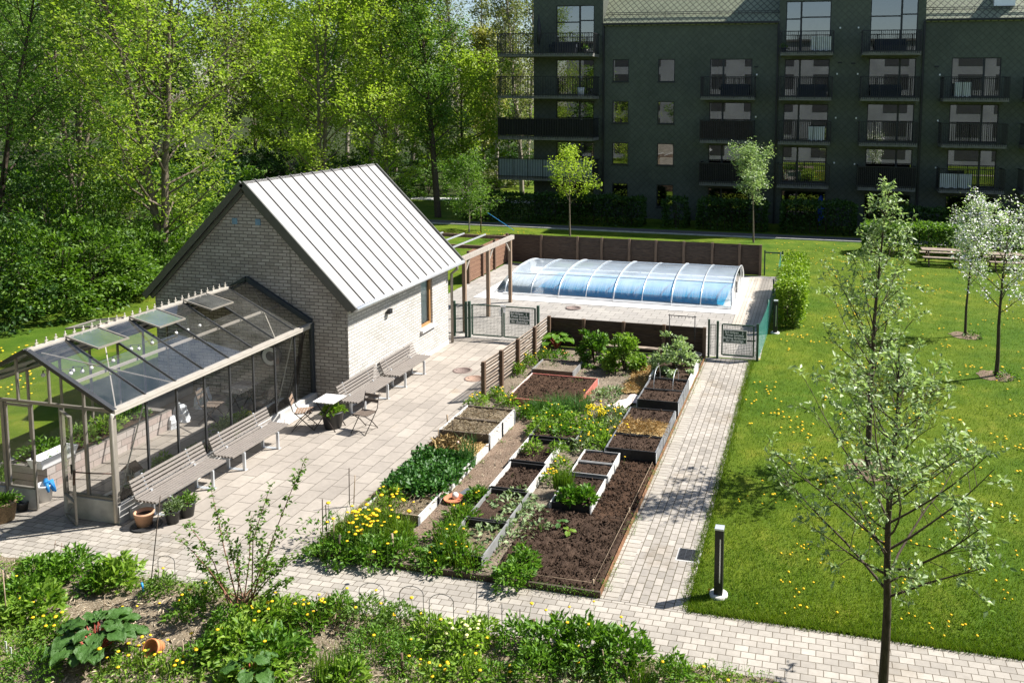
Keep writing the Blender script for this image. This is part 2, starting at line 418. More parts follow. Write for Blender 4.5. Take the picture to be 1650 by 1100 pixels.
l_maple = leafmat('maple_leaf', (.145, .23, .022), (.385, .475, .062), .5)
l_bright = leafmat('bright_leaf', (.215, .32, .028), (.48, .565, .08), .5)
l_dark = leafmat('dark_leaf', (.020, .060, .010), (.060, .13, .018), .3)
l_mid = leafmat('mid_leaf', (.06, .135, .018), (.18, .29, .045), .42)
l_olive = leafmat('olive_leaf', (.11, .135, .04), (.26, .27, .10), .38)
l_gold = leafmat('pale_gold_leaf', (.25, .26, .06), (.42, .38, .12), .4)
l_silver = leafmat('silvery_leaf', (.135, .215, .075), (.46, .55, .30), .38, .4)
l_shrub = leafmat('shrub_leaf', (.04, .10, .008), (.14, .245, .02), .36)
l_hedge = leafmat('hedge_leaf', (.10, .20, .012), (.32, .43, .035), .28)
l_shade = leafmat('shade_toned_leaf', (.018, .05, .008), (.05, .11, .014), .3)  # leaf colour darkened for hedges and undergrowth standing in shade
l_herb = leafmat('herb_leaf', (.055, .15, .012), (.15, .28, .025), .35)
l_herb2 = leafmat('fresh_herb_leaf', (.10, .21, .018), (.27, .39, .05), .4)
l_straw = leafmat('strawberry_leaf', (.022, .085, .012), (.065, .17, .022), .25)
l_rhub = leafmat('rhubarb_leaf', (.025, .08, .012), (.085, .175, .035), .25, .5, 22)
l_grey = leafmat('grey_green_leaf', (.09, .155, .05), (.27, .34, .16), .25)
l_grass = leafmat('grass_blade', (.055, .135, .008), (.175, .26, .018), .35)
l_turf = leafmat('turf_blade', (.055, .124, .006), (.195, .255, .02), .32)
l_blue = leafmat('chive_blade', (.05, .13, .035), (.12, .22, .06), .3)
# ------------------------------------------------------------------ light
sunv = V((.87, .52, 1.15)).normalized()
w = bpy.data.worlds.new('World'); SC.world = w; w.use_nodes = True
wt = w.node_tree; wt.nodes.clear()
sk = wt.nodes.new('ShaderNodeTexSky'); sk.sky_type = 'NISHITA'; sk.sun_disc = False
sk.sun_elevation = math.asin(sunv.z); sk.sun_rotation = atan2(sunv.x, sunv.y)
sk.air_density = 1.0; sk.dust_density = .8; sk.ozone_density = 1.0
bg = wt.nodes.new('ShaderNodeBackground'); bg.inputs[1].default_value = SKY
wo = wt.nodes.new('ShaderNodeOutputWorld'); wt.links.new(sk.outputs[0], bg.inputs[0]); wt.links.new(bg.outputs[0], wo.inputs[0])
sl = bpy.data.lights.new('sun', 'SUN'); sl.energy = SUN; sl.angle = radians(.5); sl.color = (1, .962, .905)
so = bpy.data.objects.new('sun', sl); COL.objects.link(so); so.rotation_euler = sunv.to_track_quat('Z', 'Y').to_euler(); so.location = (30, 20, 40)
SC.view_settings.view_transform = 'Standard'; SC.view_settings.look = 'None'; SC.view_settings.gamma = 1; SC.view_settings.exposure = EXPO
SC.cycles.max_bounces = 8; SC.cycles.transparent_max_bounces = 24; SC.cycles.diffuse_bounces = 3; SC.cycles.glossy_bounces = 3; SC.cycles.transmission_bounces = 4
SC.cycles.use_denoising = True

# ------------------------------------------------------------------ the ground and everything flat on it
def struct(o): o['kind'] = 'structure'; return o
def sheet(name, m, x0, x1, y0, y1, z):
    return struct(MB().add([(x0, y0, z), (x1, y0, z), (x1, y1, z), (x0, y1, z)], [(0, 1, 2, 3)]).build(name, m))
def bumpy(name, m, x0, x1, y0, y1, z, amp, step, seed, parent=None, edge=0, thing_origin=None, kind='structure'):
    r = np.random.default_rng(seed); nx = max(3, int((x1 - x0) / step)); ny = max(3, int((y1 - y0) / step))
    xs = np.linspace(x0, x1, nx); ys = np.linspace(y0, y1, ny); X, Y = np.meshgrid(xs, ys)
    Z = r.uniform(-1, 1, X.shape); k = r.uniform(-1, 1, (ny // 4 + 2, nx // 4 + 2))
    big = k[np.arange(ny)[:, None] // 4, np.arange(nx)[None] // 4]
    Z = z + amp * (.55 * Z + .7 * big)
    if edge:
        e = np.minimum(np.minimum(X - x0, x1 - X), np.minimum(Y - y0, y1 - Y)); Z = np.where(e < step * .6, edge, Z)
    v = np.stack([X, Y, Z], -1).reshape(-1, 3); i = (np.arange(ny - 1)[:, None] * nx + np.arange(nx - 1)[None]).ravel()
    f = np.stack([i, i + 1, i + nx + 1, i + nx], 1)
    o = fast(name, [(v, f, m)], parent, thing_origin, True)
    if parent is None: o['kind'] = kind
    return o

sheet('ground', m_lawn, -900, 900, -900, 900, 0)
sheet('woodland_floor', soilmat('leafy_floor', (.012, .022, .006), (.05, .06, .018), (.10, .10, .05), .68, 6), -260, -27.2, 63.0, 300, .004)
sheet('woodland_floor', MATS['leafy_floor'], -260, -33, 33.0, 62.6, .004)
sheet('front_path', m_pavX, -40, 30, 10.95, 12.235, .004)
sheet('side_path', m_pavY, -2.86, -1.75, 12.239, 25.30, .008)
sheet('side_path_border', m_pavB, -3.14, -2.86, 12.239, 25.30, .008)
sheet('patio', m_slab, -16.3, -8.36, 12.239, 25.4, .004)
sheet('pool_deck', m_deck, -14.45, -1.5, 25.4, 38.0, .006)
sheet('timber_deck', brick('pale_deck_boards', ('Y', 'X'), 3.2, .125, .006, (.52, .46, .385), (.40, .355, .30), (.14, .12, .10), noise=(1.5, .2), bumpd=.004), -2.75, -1.62, 29.2, 37.4, .03)
sheet('pool_coping', m_concw, -13.2, -2.7, 30.75, 37.35, .022)
sheet('building_path', plain('dark_asphalt', (.085, .085, .088), .9, 0, 8, .2), -40, 30, 48.9, 50.4, .006)
struct(MB().box(-40, 30, 48.78, 48.9, -.05, .07).build('kerb', m_conc))
sheet('far_path', m_conc, -70, -20, 60.5, 62.2, .006)
# planting ground of the raised-bed plot
bumpy('bed_soil', m_bchip, -8.36, -3.16, 12.29, 25.12, .03, .012, .08, 1)
bumpy('mulch_path', m_mulch, -6.94, -6.2, 12.6, 20.0, .045, .006, .05, 2)
bumpy('dug_soil', m_soil, -5.05, -3.19, 12.33, 14.72, .085, .042, .033, 3, edge=.03)
bumpy('dug_strip_soil', m_soilr, -3.97, -3.20, 14.5, 17.35, .08, .034, .033, 4, edge=.03)
bumpy('garden_soil', m_litter, -22, -.35, 4.5, 10.93, .05, .03, .1, 5, edge=.0)
# lawn on the right as real blades (ground cover nobody could count)
rg = np.random.default_rng(11)
def turf(name, n, boxf, h=.07, wd=.011, seed=1):
    P = boxf(n); P = np.concatenate([P, np.zeros((len(P), 1))], 1)
    v, f = blades(P, h, wd, rg, .9)
    o = fast(name, [(v, f, l_turf)]); tag(o, 'short green grass of the lawn beside the paved path', 'grass', kind='stuff'); return o
def rightlawn(n):
    y = 12.27 + (rg.uniform(0, 1, n) ** 1.9) * 34; x = -1.74 + rg.uniform(0, 1, n) * (y * .36 + 3.4)
    k = ~((y > 29) & (x < -.55)); return np.stack([x, y], 1)[k]
turf('lawn_grass', 150000, rightlawn)
def edgegrass(n):
    t = rg.uniform(0, 1, n); k = rg.uniform(0, 1, n) < .55
    x = np.where(k, -1.76 + rg.normal(0, .05, n), -1.76 + t * 10); y = np.where(k, 12.25 + t * 13, 12.25 + rg.normal(0, .03, n))
    return np.stack([x, y], 1)
o = turf('lawn_edge_grass', 9000, edgegrass, .09, .012); o['label'] = 'ragged grass along the edge of the paved path'
def slab4(mb, a, b, c, d, t):
    """a quad a-b-c-d thickened by t against its normal"""
    a, b, c, d = map(V, (a, b, c, d)); n = (b - a).cross(d - a).normalized() * t
    lo = [p - n for p in (a, b, c, d)]
    return mb.add([a, b, c, d] + lo, [(0, 1, 2, 3), (7, 6, 5, 4), (0, 4, 5, 1), (1, 5, 6, 2), (2, 6, 7, 3), (3, 7, 4, 0)])

# ================================================================== brick pool house
house = thing('brick_house', 'small pale brick pool house with steep white sheet metal roof', 'house', (-14.3, 21.7, 0))
GX0, GX1, GY, HY = -17.17, -11.44, 18.71, 24.65
mb = MB()
pent = [(GX0, .0), (GX1, .0), (GX1, 2.62), (-14.3, 5.50), (GX0, 2.62)]
mb.add([(x, GY, z) for x, z in pent], [(0, 1, 2, 3, 4)])
mb.add([(x, HY, z) for x, z in pent], [(4, 3, 2, 1, 0)])
mb.box(GX0, GX0 + .25, GY + .01, HY - .01, 0, 2.62)
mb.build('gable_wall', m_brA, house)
mb = MB(); wy0, wy1, wz0, wz1 = 22.75, 23.52, .98, 2.57
for y0, y1, z0, z1 in ((GY + .003, wy0, .0, 2.66), (wy1, HY - .003, .0, 2.66), (wy0, wy1, .0, wz0), (wy0, wy1, wz1, 2.66)): mb.box(GX1 - .25, GX1, y0, y1, z0, z1)
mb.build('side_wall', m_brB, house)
MB().box(GX1 - .02, GX1 + .012, GY - .012, HY + .0, .0, .13).build('plinth', m_concw, house)
mb = MB(); Y0, Y1 = 18.63, 25.22
slab4(mb, (-14.3, Y0, 5.74), (-14.3, Y1, 5.74), (-11.2, Y1, 2.64), (-11.2, Y0, 2.64), -.09)
slab4(mb, (-14.3, Y1, 5.74), (-14.3, Y0, 5.74), (-17.4, Y0, 2.64), (-17.4, Y1, 2.64), -.09)
roof = mb.build('roof', m_roofl, house)
mb = MB()
for k in range(1, 13):
    y = Y0 + (Y1 - Y0) * k / 13
    mb.bar((-14.3, y, 5.755), (-11.2, y, 2.655), .02, .04, (1, 0, 1)); mb.bar((-14.3, y, 5.755), (-17.4, y, 2.655), .02, .04, (-1, 0, 1))
mb.build('standing_seam', m_seam, roof)
for sx in (1, -1):
    MB().bar((-14.3, Y0 - .02, 5.70), (-14.3 + sx * 3.12, Y0 - .02, 2.58), .05, .17, (sx, 0, 1)).build('verge_trim', m_verge, roof)
    MB().bar((-14.3, Y1 + .02, 5.66), (-14.3 + sx * 3.12, Y1 + .02, 2.54), .05, .24, (sx, 0, 1)).build('verge_trim', m_verge, roof)
    MB().bar((-14.3, GY - .035, 5.50), (-14.3 + sx * 2.95, GY - .035, 2.55), .05, .10, (sx, 0, 1)).build('soffit_trim', m_verge, roof)
mb = MB(); mb.tube([(-11.15, Y0, 2.60), (-11.15, Y1, 2.60)], .06, 10); mb.box(-11.30, -11.2, Y0, Y1, 2.54, 2.6)
mb.build('gutter', m_alu, house)
MB().tube([(-11.15, 24.72, 2.58), (-11.16, 24.74, 2.45), (-11.36, 24.75, 2.28), (-11.36, 24.76, .02)], .045, 10).build('downpipe', m_cham, house)
win = MB(); x = GX1 - .13
win.box(x, x + .07, wy0, wy0 + .07, wz0, wz1).box(x, x + .07, wy1 - .09, wy1, wz0, wz1).box(x, x + .07, wy0 + .07, wy1 - .09, wz0, wz0 + .08).box(x, x + .07, wy0 + .07, wy1 - .09, wz1 - .07, wz1)
wf = win.build('window', plain('oiled_window_frame', (.40, .22, .09), .5, 0, 6, .2), house)
MB().add([(x + .03, wy0, wz0), (x + .03, wy1, wz0), (x + .03, wy1, wz1), (x + .03, wy0, wz1)], [(0, 1, 2, 3)]).build('pane', m_glass, wf)
MB().box(x - .06, x - .03, wy0, wy1, wz0, wz1).build('blind', plain('pale_green_blind', (.50, .60, .55), .8, 0, 2, .05), wf)
MB().box(GX1 - .14, GX1 + .09, wy0 - .08, wy1 + .12, wz0 - .1, wz0 - .03).build('sill', m_concw, wf)
lm = MB().box(GX1, GX1 + .05, 20.66, 20.74, 1.98, 2.06).box(GX1 + .05, GX1 + .13, 20.62, 20.78, 1.98, 2.11).build('wall_lamp', m_dark, house)
for vx in (-14.62, -13.93): MB().box(vx - .075, vx + .075, GY - .012, GY + .01, 4.62, 4.78).build('air_vent', plain('blue_grey_vent', (.16, .27, .36), .5), house)
MB().box(-13.06 + .02, -13.03, GY - .006, GY, 2.0, 4.05).build('expansion_joint', m_verge, house)

# ================================================================== greenhouse
GH = thing('greenhouse', 'beige framed glass greenhouse built against the brick gable', 'greenhouse', (-14.3, 12.42, 0))
LX, RX, EZ, RZ, RGX = -16.15, -12.45, 2.12, 3.12, -14.3
bay = .787; YS = [12.42 + bay * k for k in range(9)]; YE = YS[8] - .02
def rz(x): return EZ + (RZ - EZ) * (1 - abs(x - RGX) / (RX - RGX))
mb = MB(); mb.box(-12.5, -12.36, 12.36, 18.70, 0, .34).box(-13.60, -12.5, 12.36, 12.5, 0, .42).box(LX - .1, -14.98, 12.36, 12.5, 0, .42).box(LX - .1, LX + .05, 12.5, 18.7, 0, .34)
mb.build('base_wall', m_conc, GH)
MB().box(-14.93, -14.30, 12.40, 12.45, .03, .42).build('door_panel', m_conc, GH)
MB().box(-12.42, -12.28, 12.6, 18.4, .0, .20).build('base_step', m_concw, GH)
for k, y in enumerate(YS):
    w = .07 if k in (0, 8) else .04
    for X in (RX, LX):
        MB().box(X - w / 2, X + w / 2, y - w / 2, y + w / 2, .34, EZ).build('post', m_cham if k == 0 else m_steel if X == RX else m_cham, GH)  # right side posts take a dark metal that stands in for their shadow
for X in (RX, LX):
    for k in range(8):
        y0, y1 = YS[k] + .03, YS[k + 1] - .03
        MB().add([(X, y0, .35), (X, y1, .35), (X, y1, EZ), (X, y0, EZ)], [(0, 1, 2, 3)]).build('side_pane', m_glass, GH)
for X, s in ((RX, 1), (LX, -1)):
    mb = MB(); mb.box(min(X, X + s * .11), max(X, X + s * .11), 12.36, YE - .25, EZ - .03, EZ + .025); mb.box(min(X - s * .05, X + s * .03), max(X - s * .05, X + s * .03), 12.37, YE, EZ + .028, EZ + .065)
    mb.box(min(X + s * .085, X + s * .115), max(X + s * .085, X + s * .115), 12.36, YE - .25, EZ + .025, EZ + .06)
    mb.build('eave_gutter', m_chaml, GH)
MB().tube([(-12.36, 12.33, EZ), (-12.40, 12.32, EZ - .1), (-12.40, 12.32, .06)], .035, 8).build('downpipe', m_chaml, GH)
# ridge with a cast cresting of little fleurs
mb = MB(); mb.box(RGX - .05, RGX + .05, 12.38, 17.95, RZ - .02, RZ + .05)
ridge = mb.build('ridge_cap', m_chaml, GH)
n = 26
for k in range(n):
    mb = MB(); y = 12.62 + (17.85 - 12.62) * k / (n - 1)
    mb.box(RGX - .007, RGX + .007, y - .01, y + .01, RZ + .045, RZ + .15); mb.box(RGX - .008, RGX + .008, y - .034, y + .034, RZ + .09, RZ + .108)
    mb.box(RGX - .01, RGX + .01, y - .03, y + .03, RZ + .05, RZ + .07); mb.ball((RGX, y, RZ + .155), .015, 6)
    mb.build('finial', m_chaml, ridge)
for y in YS[:8] + [YE]:
    for X in (RX, LX): MB().bar((RGX, y, RZ + .02), (X, y, EZ + .06), .028, .045, (X - RGX, 0, 2)).build('glazing_bar', m_steel, GH)
for X in (RX, LX): MB().bar((RGX, 12.40, RZ + .03), (X + .06 * (1 if X == RX else -1), 12.40, EZ + .03), .09, .07, (X - RGX, 0, 2)).build('gable_rafter', m_steel, GH)
mb = MB()
for X in (RX, LX): mb.bar((RGX, 18.66, RZ + .10), (X, 18.66, EZ + .08), .09, .12, (X - RGX, 0, 2))
mb.bar((RX, 18.68, EZ + .05), (RX, 18.68, .02), .10)
mb.build('wall_flashing', plain('dark_blue_flashing', (.035, .045, .055), .4, .2, 4, .15, .5), GH)
vents = {(1, 1), (3, 1), (5, 1), (2, -1)}
for s, X in ((1, RX), (-1, LX)):
    for k in range(8):
        y0, y1 = YS[k] + .012, YS[k + 1] - .012
        xt = RGX + s * (.78 if (k, s) in vents else .03)
        MB().add([(X, y0, EZ + .06), (X, y1, EZ + .06), (xt, y1, rz(xt) + .04), (xt, y0, rz(xt) + .04)], [(0, 1, 2, 3) if s == 1 else (3, 2, 1, 0)]).build('roof_pane', m_roofg, GH)
        if (k, s) in vents:
            a = radians(13 if s == 1 else 8); L = .80; xo, zo = RGX + s * L * cos(a), RZ + .06 - L * sin(a)
            f = MB()
            for y in (y0 + .012, y1 - .012): f.bar((RGX + s * .03, y, RZ + .06), (xo, y, zo), .028, .035)
            f.bar((xo, y0, zo), (xo, y1, zo), .035, .035); f.bar((RGX + s * .05, y0, RZ + .06), (RGX + s * .05, y1, RZ + .06), .03)
            f.bar((RGX + s * .45, (y0 + y1) / 2, rz(RGX + .45) - .02), (RGX + s * .66, (y0 + y1) / 2, zo + .0), .015)
            vo = f.build('roof_vent', m_cham, GH)
            MB().add([(RGX + s * .04, y0, RZ + .06), (RGX + s * .04, y1, RZ + .06), (xo, y1, zo), (xo, y0, zo)], [(0, 1, 2, 3)]).build('vent_pane', m_ventg, vo)
# inner purlins, braces
mb = MB()
for s in (1, -1): mb.bar((RGX + s * .95, 12.5, rz(RGX + .95) - .03), (RGX + s * .95, 18.6, rz(RGX + .95) - .03), .05)
for k in (0, 6):
    mb.bar((RX - .02, YS[k] + .1, EZ), (RGX + .2, YS[k + 1] + .75, RZ - .15), .02); mb.bar((RX - .03, YS[k + 1], EZ - .05), (RX - .03, YS[k] + .1, .5), .018)
mb.bar((RX - .02, YS[2], EZ + .02), (RGX + .1, YS[0] + .2, RZ - .08), .02)
mb.bar((LX + .03, YS[1], EZ - .05), (LX + .03, YS[0] + .1, .5), .018)
mb.build('brace', m_chaml, GH)
# front gable
mb = MB()
mb.box(LX, RX, 12.395, 12.445, EZ - .01, EZ + .045)
for X in (-14.575, -13.845, -13.08, -15.5): mb.box(X - .02, X + .02, 12.40, 12.44, EZ + .045, rz(X))
for X in (-13.08, -15.5): mb.box(X - .025, X + .025, 12.395, 12.445, .42, EZ - .01)
for X in (-13.60, -14.96): mb.box(X - .035, X + .035, 12.39, 12.45, .0, EZ - .01)
mb.box(-13.57, RX, 12.39, 12.45, .42, .47); mb.box(LX, -14.99, 12.39, 12.45, .42, .47)
mb.build('front_frame', m_cham, GH)
for x0, x1, z0, z1 in ((-13.57, -13.1, .47, EZ), (-13.06, RX - .03, .47, EZ), (LX + .03, -15.52, .47, EZ), (-15.48, -14.99, .47, EZ)):
    MB().add([(x0, 12.42, z0), (x1, 12.42, z0), (x1, 12.42, z1), (x0, 12.42, z1)], [(0, 1, 2, 3)]).build('front_pane', m_glass, GH)
xs = [LX + .04, -15.5, -14.575, -13.845, -13.08, RX - .04]
for x0, x1 in zip(xs, xs[1:]):
    ps = [(x0 + .02, 12.42, EZ + .045), (x1 - .02, 12.42, EZ + .045), (x1 - .02, 12.42, rz(x1))] + ([(RGX, 12.42, RZ - .02)] if x0 < RGX < x1 else []) + [(x0 + .02, 12.42, rz(x0))]
    MB().add(ps, [tuple(range(len(ps)))]).build('gable_pane', m_glass, GH)
def door_leaf(name, hinge, ang, handed):
    hx, hy = hinge; d = V((cos(ang), sin(ang), 0)); W = .66
    P = lambda t, z: V((hx, hy, z)) + d * t
    f = MB()
    for t in (.03, W - .03): f.bar(P(t, .03), P(t, EZ - .03), .05, .035, (-d.y, d.x, 0))
    for z in (.06, .44, EZ - .06): f.bar(P(.05, z), P(W - .05, z), .05, .035)
    f.bar(P(.05, .08), P(W - .05, .42), .012, .012)
    o = f.build(name, m_cham, GH)
    MB().add([P(.05, .46), P(W - .05, .46), P(W - .05, EZ - .08), P(.05, EZ - .08)], [(0, 1, 2, 3)]).build('door_pane', m_glass, o)
    MB().add([P(.05, .07), P(W - .05, .07), P(W - .05, .43), P(.05, .43)], [(0, 1, 2, 3)]).build('kick_panel', m_cham if handed else m_glass, o)
    MB().bar(P(W - .04, 1.02) + V((0, -.04, 0)), P(W - .04, 1.2) + V((0, -.04, 0)), .02).build('handle', m_dark, o)
door_leaf('door', (-14.93, 12.425), 0, 1); door_leaf('door', (-13.63, 12.41), radians(-28), 0)
MB().tube([(-13.05, 12.10, 1.05), (-12.8, 12.22, 1.0), (-12.46, 12.33, .98)], .012, 6).tube([(-13.04, 12.1, 1.08), (-13.07, 12.1, .8)], .022, 6).build('tie_strap', plain('brown_strap', (.09, .05, .035), .7), GH)
# paved floor inside is the patio; planting beds along both long walls
def soilbox(name, label, x0, x1, y0, y1, h, m):
    pass
bd = thing('greenhouse_bed', 'raised bed walled with pinkish stone blocks inside the greenhouse', 'planting bed', (-15.5, 14.7, 0))
MB().box(-15.0, -14.84, 13.15, 16.5, 0, .45).box(-16.0, -15.0, 16.34, 16.5, 0, .45).box(-16.0, -15.0, 13.15, 13.31, 0, .45).build('block_wall', m_blk, bd)
bumpy('soil', m_soil, -16.0, -15.0, 13.31, 16.34, .40, .02, .08, 7, bd)
bd2 = thing('greenhouse_bed', 'narrow planting strip edged in pale stone along the greenhouse bench side', 'planting bed', (-12.75, 15.5, 0))
MB().box(-13.06, -12.98, 12.55, 18.2, 0, .32).build('stone_edging', m_concw, bd2)
bumpy('soil', soilmat('pale_soil', (.05, .035, .025), (.15, .11, .08)), -12.98, -12.5, 12.55, 18.2, .30, .02, .07, 8, bd2)
# ================================================================== apartment block
BY = 55.0
def AY(x, y, Y):
    d = ray(x, y); t = Y / d.y; return V((d.x * t, Y, CH + d.z * t))
BL = thing('apartment_block', 'dark green apartment block clad in diamond shingles with black balconies', 'building', (-2, BY, 0))
X0, X1, EV = -19.0, 17.0, 12.86
towers = [(-19.0, -14.12), (-2.55, 6.26)]
wins = []   # x0, x1, z0, z1, kind, look (curtain)
for xa, xb in ((-13.44, -12.33), (-10.37, -9.23)):
    for z0, z1 in ((9.13, 10.62), (6.37, 7.86), (3.6, 5.08), (.8, 2.33)): wins.append((xa, xb, z0, z1, 'small', 0))
for x0, x1, m, tops in ((-17.38, -14.72, .62, (14.2, 10.6, 7.82, 5.06, 2.22)), (-6.93, -4.2, .32, (10.62, 7.82, 5.05, 2.22)), (-2.15, .63, .34, (14.2, 10.58, 7.75, 5.02, 2.2)),
                        (3.0, 5.8, .66, (14.3, 10.62, 7.8, 5.0, 2.15)), (7.86, 10.68, .66, (10.64, 7.82, 5.04, 2.2)), (12.6, 15.3, .4, (10.6, 7.8, 5.0, 2.2))):
    for k, zt in enumerate(tops): wins.append((x0, x1, zt - 2.35 if zt < 12 else 11.05, zt, 'door', m))
# facade with real openings: build it from strips between sorted x edges
def facade(mb, y, xa, xb, za, zb, openings):
    xs = sorted({xa, xb} | {v for o in openings for v in o[:2] if xa < v < xb})
    for a, b in zip(xs, xs[1:]):
        cut = sorted((o[2], o[3]) for o in openings if o[0] < (a + b) / 2 < o[1]); z = za
        for c0, c1 in cut + [(zb, zb)]:
            if c0 > z: mb.add([(a, y, z), (b, y, z), (b, y, min(c0, zb)), (a, y, min(c0, zb))], [(0, 1, 2, 3)])
            z = max(z, c1)
mb = MB()
facade(mb, BY, X0, X1, -.1, EV, [(w[0], w[1], w[2], min(w[3], EV)) for w in wins if w[2] < EV])
for a, b in towers: facade(mb, BY, a, b, EV, 17.4, [(w[0], w[1], EV, w[3]) for w in wins if w[3] > EV and a < w[0] < b])
for x0, x1, z0, z1 in [o[:4] for o in wins]:      # reveals
    d = BY + .14
    mb.add([(x0, BY, z0), (x1, BY, z0), (x1, BY, z1), (x0, BY, z1), (x0, d, z0), (x1, d, z0), (x1, d, z1), (x0, d, z1)], [(0, 1, 5, 4), (1, 2, 6, 5), (2, 3, 7, 6), (3, 0, 4, 7)])
mb.build('facade', m_fac, BL)
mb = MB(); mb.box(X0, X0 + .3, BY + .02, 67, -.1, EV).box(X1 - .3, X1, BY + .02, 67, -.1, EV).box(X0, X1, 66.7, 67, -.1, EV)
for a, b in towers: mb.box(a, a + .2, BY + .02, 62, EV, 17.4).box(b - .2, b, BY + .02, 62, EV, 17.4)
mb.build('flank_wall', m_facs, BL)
mdim = plain('dim_room_wall', (.055, .05, .046), .9, 0, .5, .5)  # dimness of the rooms put into the wall colour
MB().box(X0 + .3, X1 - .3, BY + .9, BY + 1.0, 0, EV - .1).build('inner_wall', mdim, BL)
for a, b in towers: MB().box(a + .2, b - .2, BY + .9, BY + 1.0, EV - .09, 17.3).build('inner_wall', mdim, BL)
mb = MB()
for k in range(5):
    z = [0.0, 2.6, 5.36, 8.14, 10.9][k]; mb.box(X0 + .3, X1 - .3, BY + .16, BY + .9, z - .25, z - .02)
mb.build('floor_slab', m_conc, BL)
mb = MB()
for a, b in ((-14.12, -2.55), (6.26, X1)): slab4(mb, (a, BY - .12, EV + .02), (b, BY - .12, EV + .02), (b, 61, EV + 6.2), (a, 61, EV + 6.2), .12)
slab4(mb, (X1, 67.1, EV + .02), (X0, 67.1, EV + .02), (X0, 61, EV + 6.2), (X1, 61, EV + 6.2), .12)
rf = mb.build('roof', m_rsh, BL)
for a, b in towers: MB().box(a - .05, b + .05, BY - .06, 62, 17.4, 17.55).build('tower_roof', m_verge, rf)
for a, b in ((-14.12, -2.55), (6.26, X1)): MB().bar((a, BY - .2, EV + .05), (b, BY - .2, EV + .05), .14, .12).build('gutter', m_dark, BL)
for a, b in ((-14.0, -2.6), (6.3, X1)):
    mb = MB()
    for dz in (0, .12): mb.tube([(a, BY + .42, EV + .72 + dz), (b, BY + .42, EV + .72 + dz)], .022, 5)
    x = a + .4
    while x < b: mb.bar((x, BY + .5, EV + .55), (x, BY + .40, EV + .9), .03); x += 1.2
    mb.build('snow_guard', m_verge, rf)
for x in (-14.06, -2.6, 6.2): MB().box(x - .06, x + .06, BY - .13, BY - .01, .0, EV - .03).build('downpipe', m_dark, BL)
MB().box(10.2, 11.4, BY + .6, BY + 1.6, EV + .9, EV + 2.0).build('roof_box', m_alu, rf)
mf = plain('window_frame_black', (.02, .022, .022), .5, .1, 5, .2, .5)
mcur = plain('white_curtain', (.62, .62, .60), .9, 0, 3, .1)
rs = random.Random(5)
cur = {(-6.93, 10.62): 'lr', (-6.93, 7.82): 'lr', (7.86, 10.64): 'full', (3.0, 7.8): 'full', (-10.37, 5.08): 'full', (-2.15, 14.2): 'low', (3.0, 14.3): 'low'}
for x0, x1, z0, z1, kind, m in wins:
    f = MB(); d0, d1 = BY + .04, BY + .11; fw = .06
    f.box(x0, x0 + fw, d0, d1, z0, z1).box(x1 - fw, x1, d0, d1, z0, z1).box(x0 + fw, x1 - fw, d0, d1, z0, z0 + fw).box(x0 + fw, x1 - fw, d0, d1, z1 - fw, z1)
    if kind == 'door':
        xm = x0 + (x1 - x0) * m; f.box(xm - .06, xm + .06, d0, d1, z0 + fw, z1 - fw)
        if z1 > 12: f.box(x0 + fw, xm - .06, d0, d1, z1 - 1.15, z1 - 1.07).box(xm + .06, x1 - fw, d0, d1, z1 - 1.05, z1 - .97)
    else:
        f.box(x0 - .05, x1 + .05, BY - .05, BY - .003, z0 - .06, z0)
    o = f.build('window', mf, BL)
    MB().add([(x0, BY + .075, z0), (x1, BY + .075, z0), (x1, BY + .075, z1), (x0, BY + .075, z1)], [(0, 1, 2, 3)]).build('pane', m_pane, o)
    c = cur.get((x0, z1)) or ('lr' if rs.random() < .2 and kind == 'door' else None)
    if c:
        rng_ = [(x0 + .08, x0 + .5), (x1 - .45, x1 - .08)] if c == 'lr' else [(x0 + .05, x1 - .05)]
        mb = MB()
        for a, b in rng_:
            n = max(4, int((b - a) / .06)); zt = z1 - .05 if c != 'low' else z1 - 1.1
            mb.grid([(a + (b - a) * i / n, BY + .19 + .025 * (i % 2), z) for z in (z0 + .05, zt) for i in range(n + 1)], n + 1, 2)
        mb.build('curtain', mcur, o)
def balcony(x0, x1, zf, zr, screen=None, d=1.55):
    """slab, vertical-bar railing with returns, optional cloth screen inside the bars"""
    y0 = BY - d
    s = MB().box(x0 + .02, x1 - .02, y0 + .02, BY - .01, zf - .20, zf)
    n = int((x1 - x0) / .22)
    for k in range(n + 1): s.box(x0 + .05 + k * (x1 - x0 - .12) / n, x0 + .08 + k * (x1 - x0 - .12) / n, y0 - .0, y0 + .018, zf - .18, zf - .02)
    o = s.build('balcony', plain('balcony_underside', (.16, .155, .14), .8, 0, 4, .2) if 'balcony_underside' not in MATS else MATS['balcony_underside'], BL)
    r = MB()
    r.box(x0, x1, y0, y0 + .05, zr - .05, zr).box(x0, x1, y0, y0 + .05, zf + .04, zf + .08)
    for x in (x0, x1 - .05): r.box(x, x + .05, y0 + .05, BY - .02, zr - .05, zr).box(x, x + .05, y0 + .05, BY - .02, zf + .04, zf + .08)
    n = int((x1 - x0) / .115)
    for k in range(n + 1):
        x = x0 + (x1 - x0 - .02) * k / n; w = .055 if k % 9 == 0 else .03
        r.box(x, x + w, y0 + .012, y0 + .035, zf - .1, zr - .05)
    for x in (x0 + .01, x1 - .035):
        n = int(d / .13)
        for k in range(1, n): r.box(x, x + .02, y0 + d * k / n, y0 + d * k / n + .02, zf + .08, zr - .05)
    r.build('railing', m_dark, o)
    if screen:
        MB().box(x0 + .06, x1 - .06, y0 + .055, y0 + .075, zf + .1, zr - (.07 if screen != m_cloth else .3)).build('privacy_screen', screen, o)
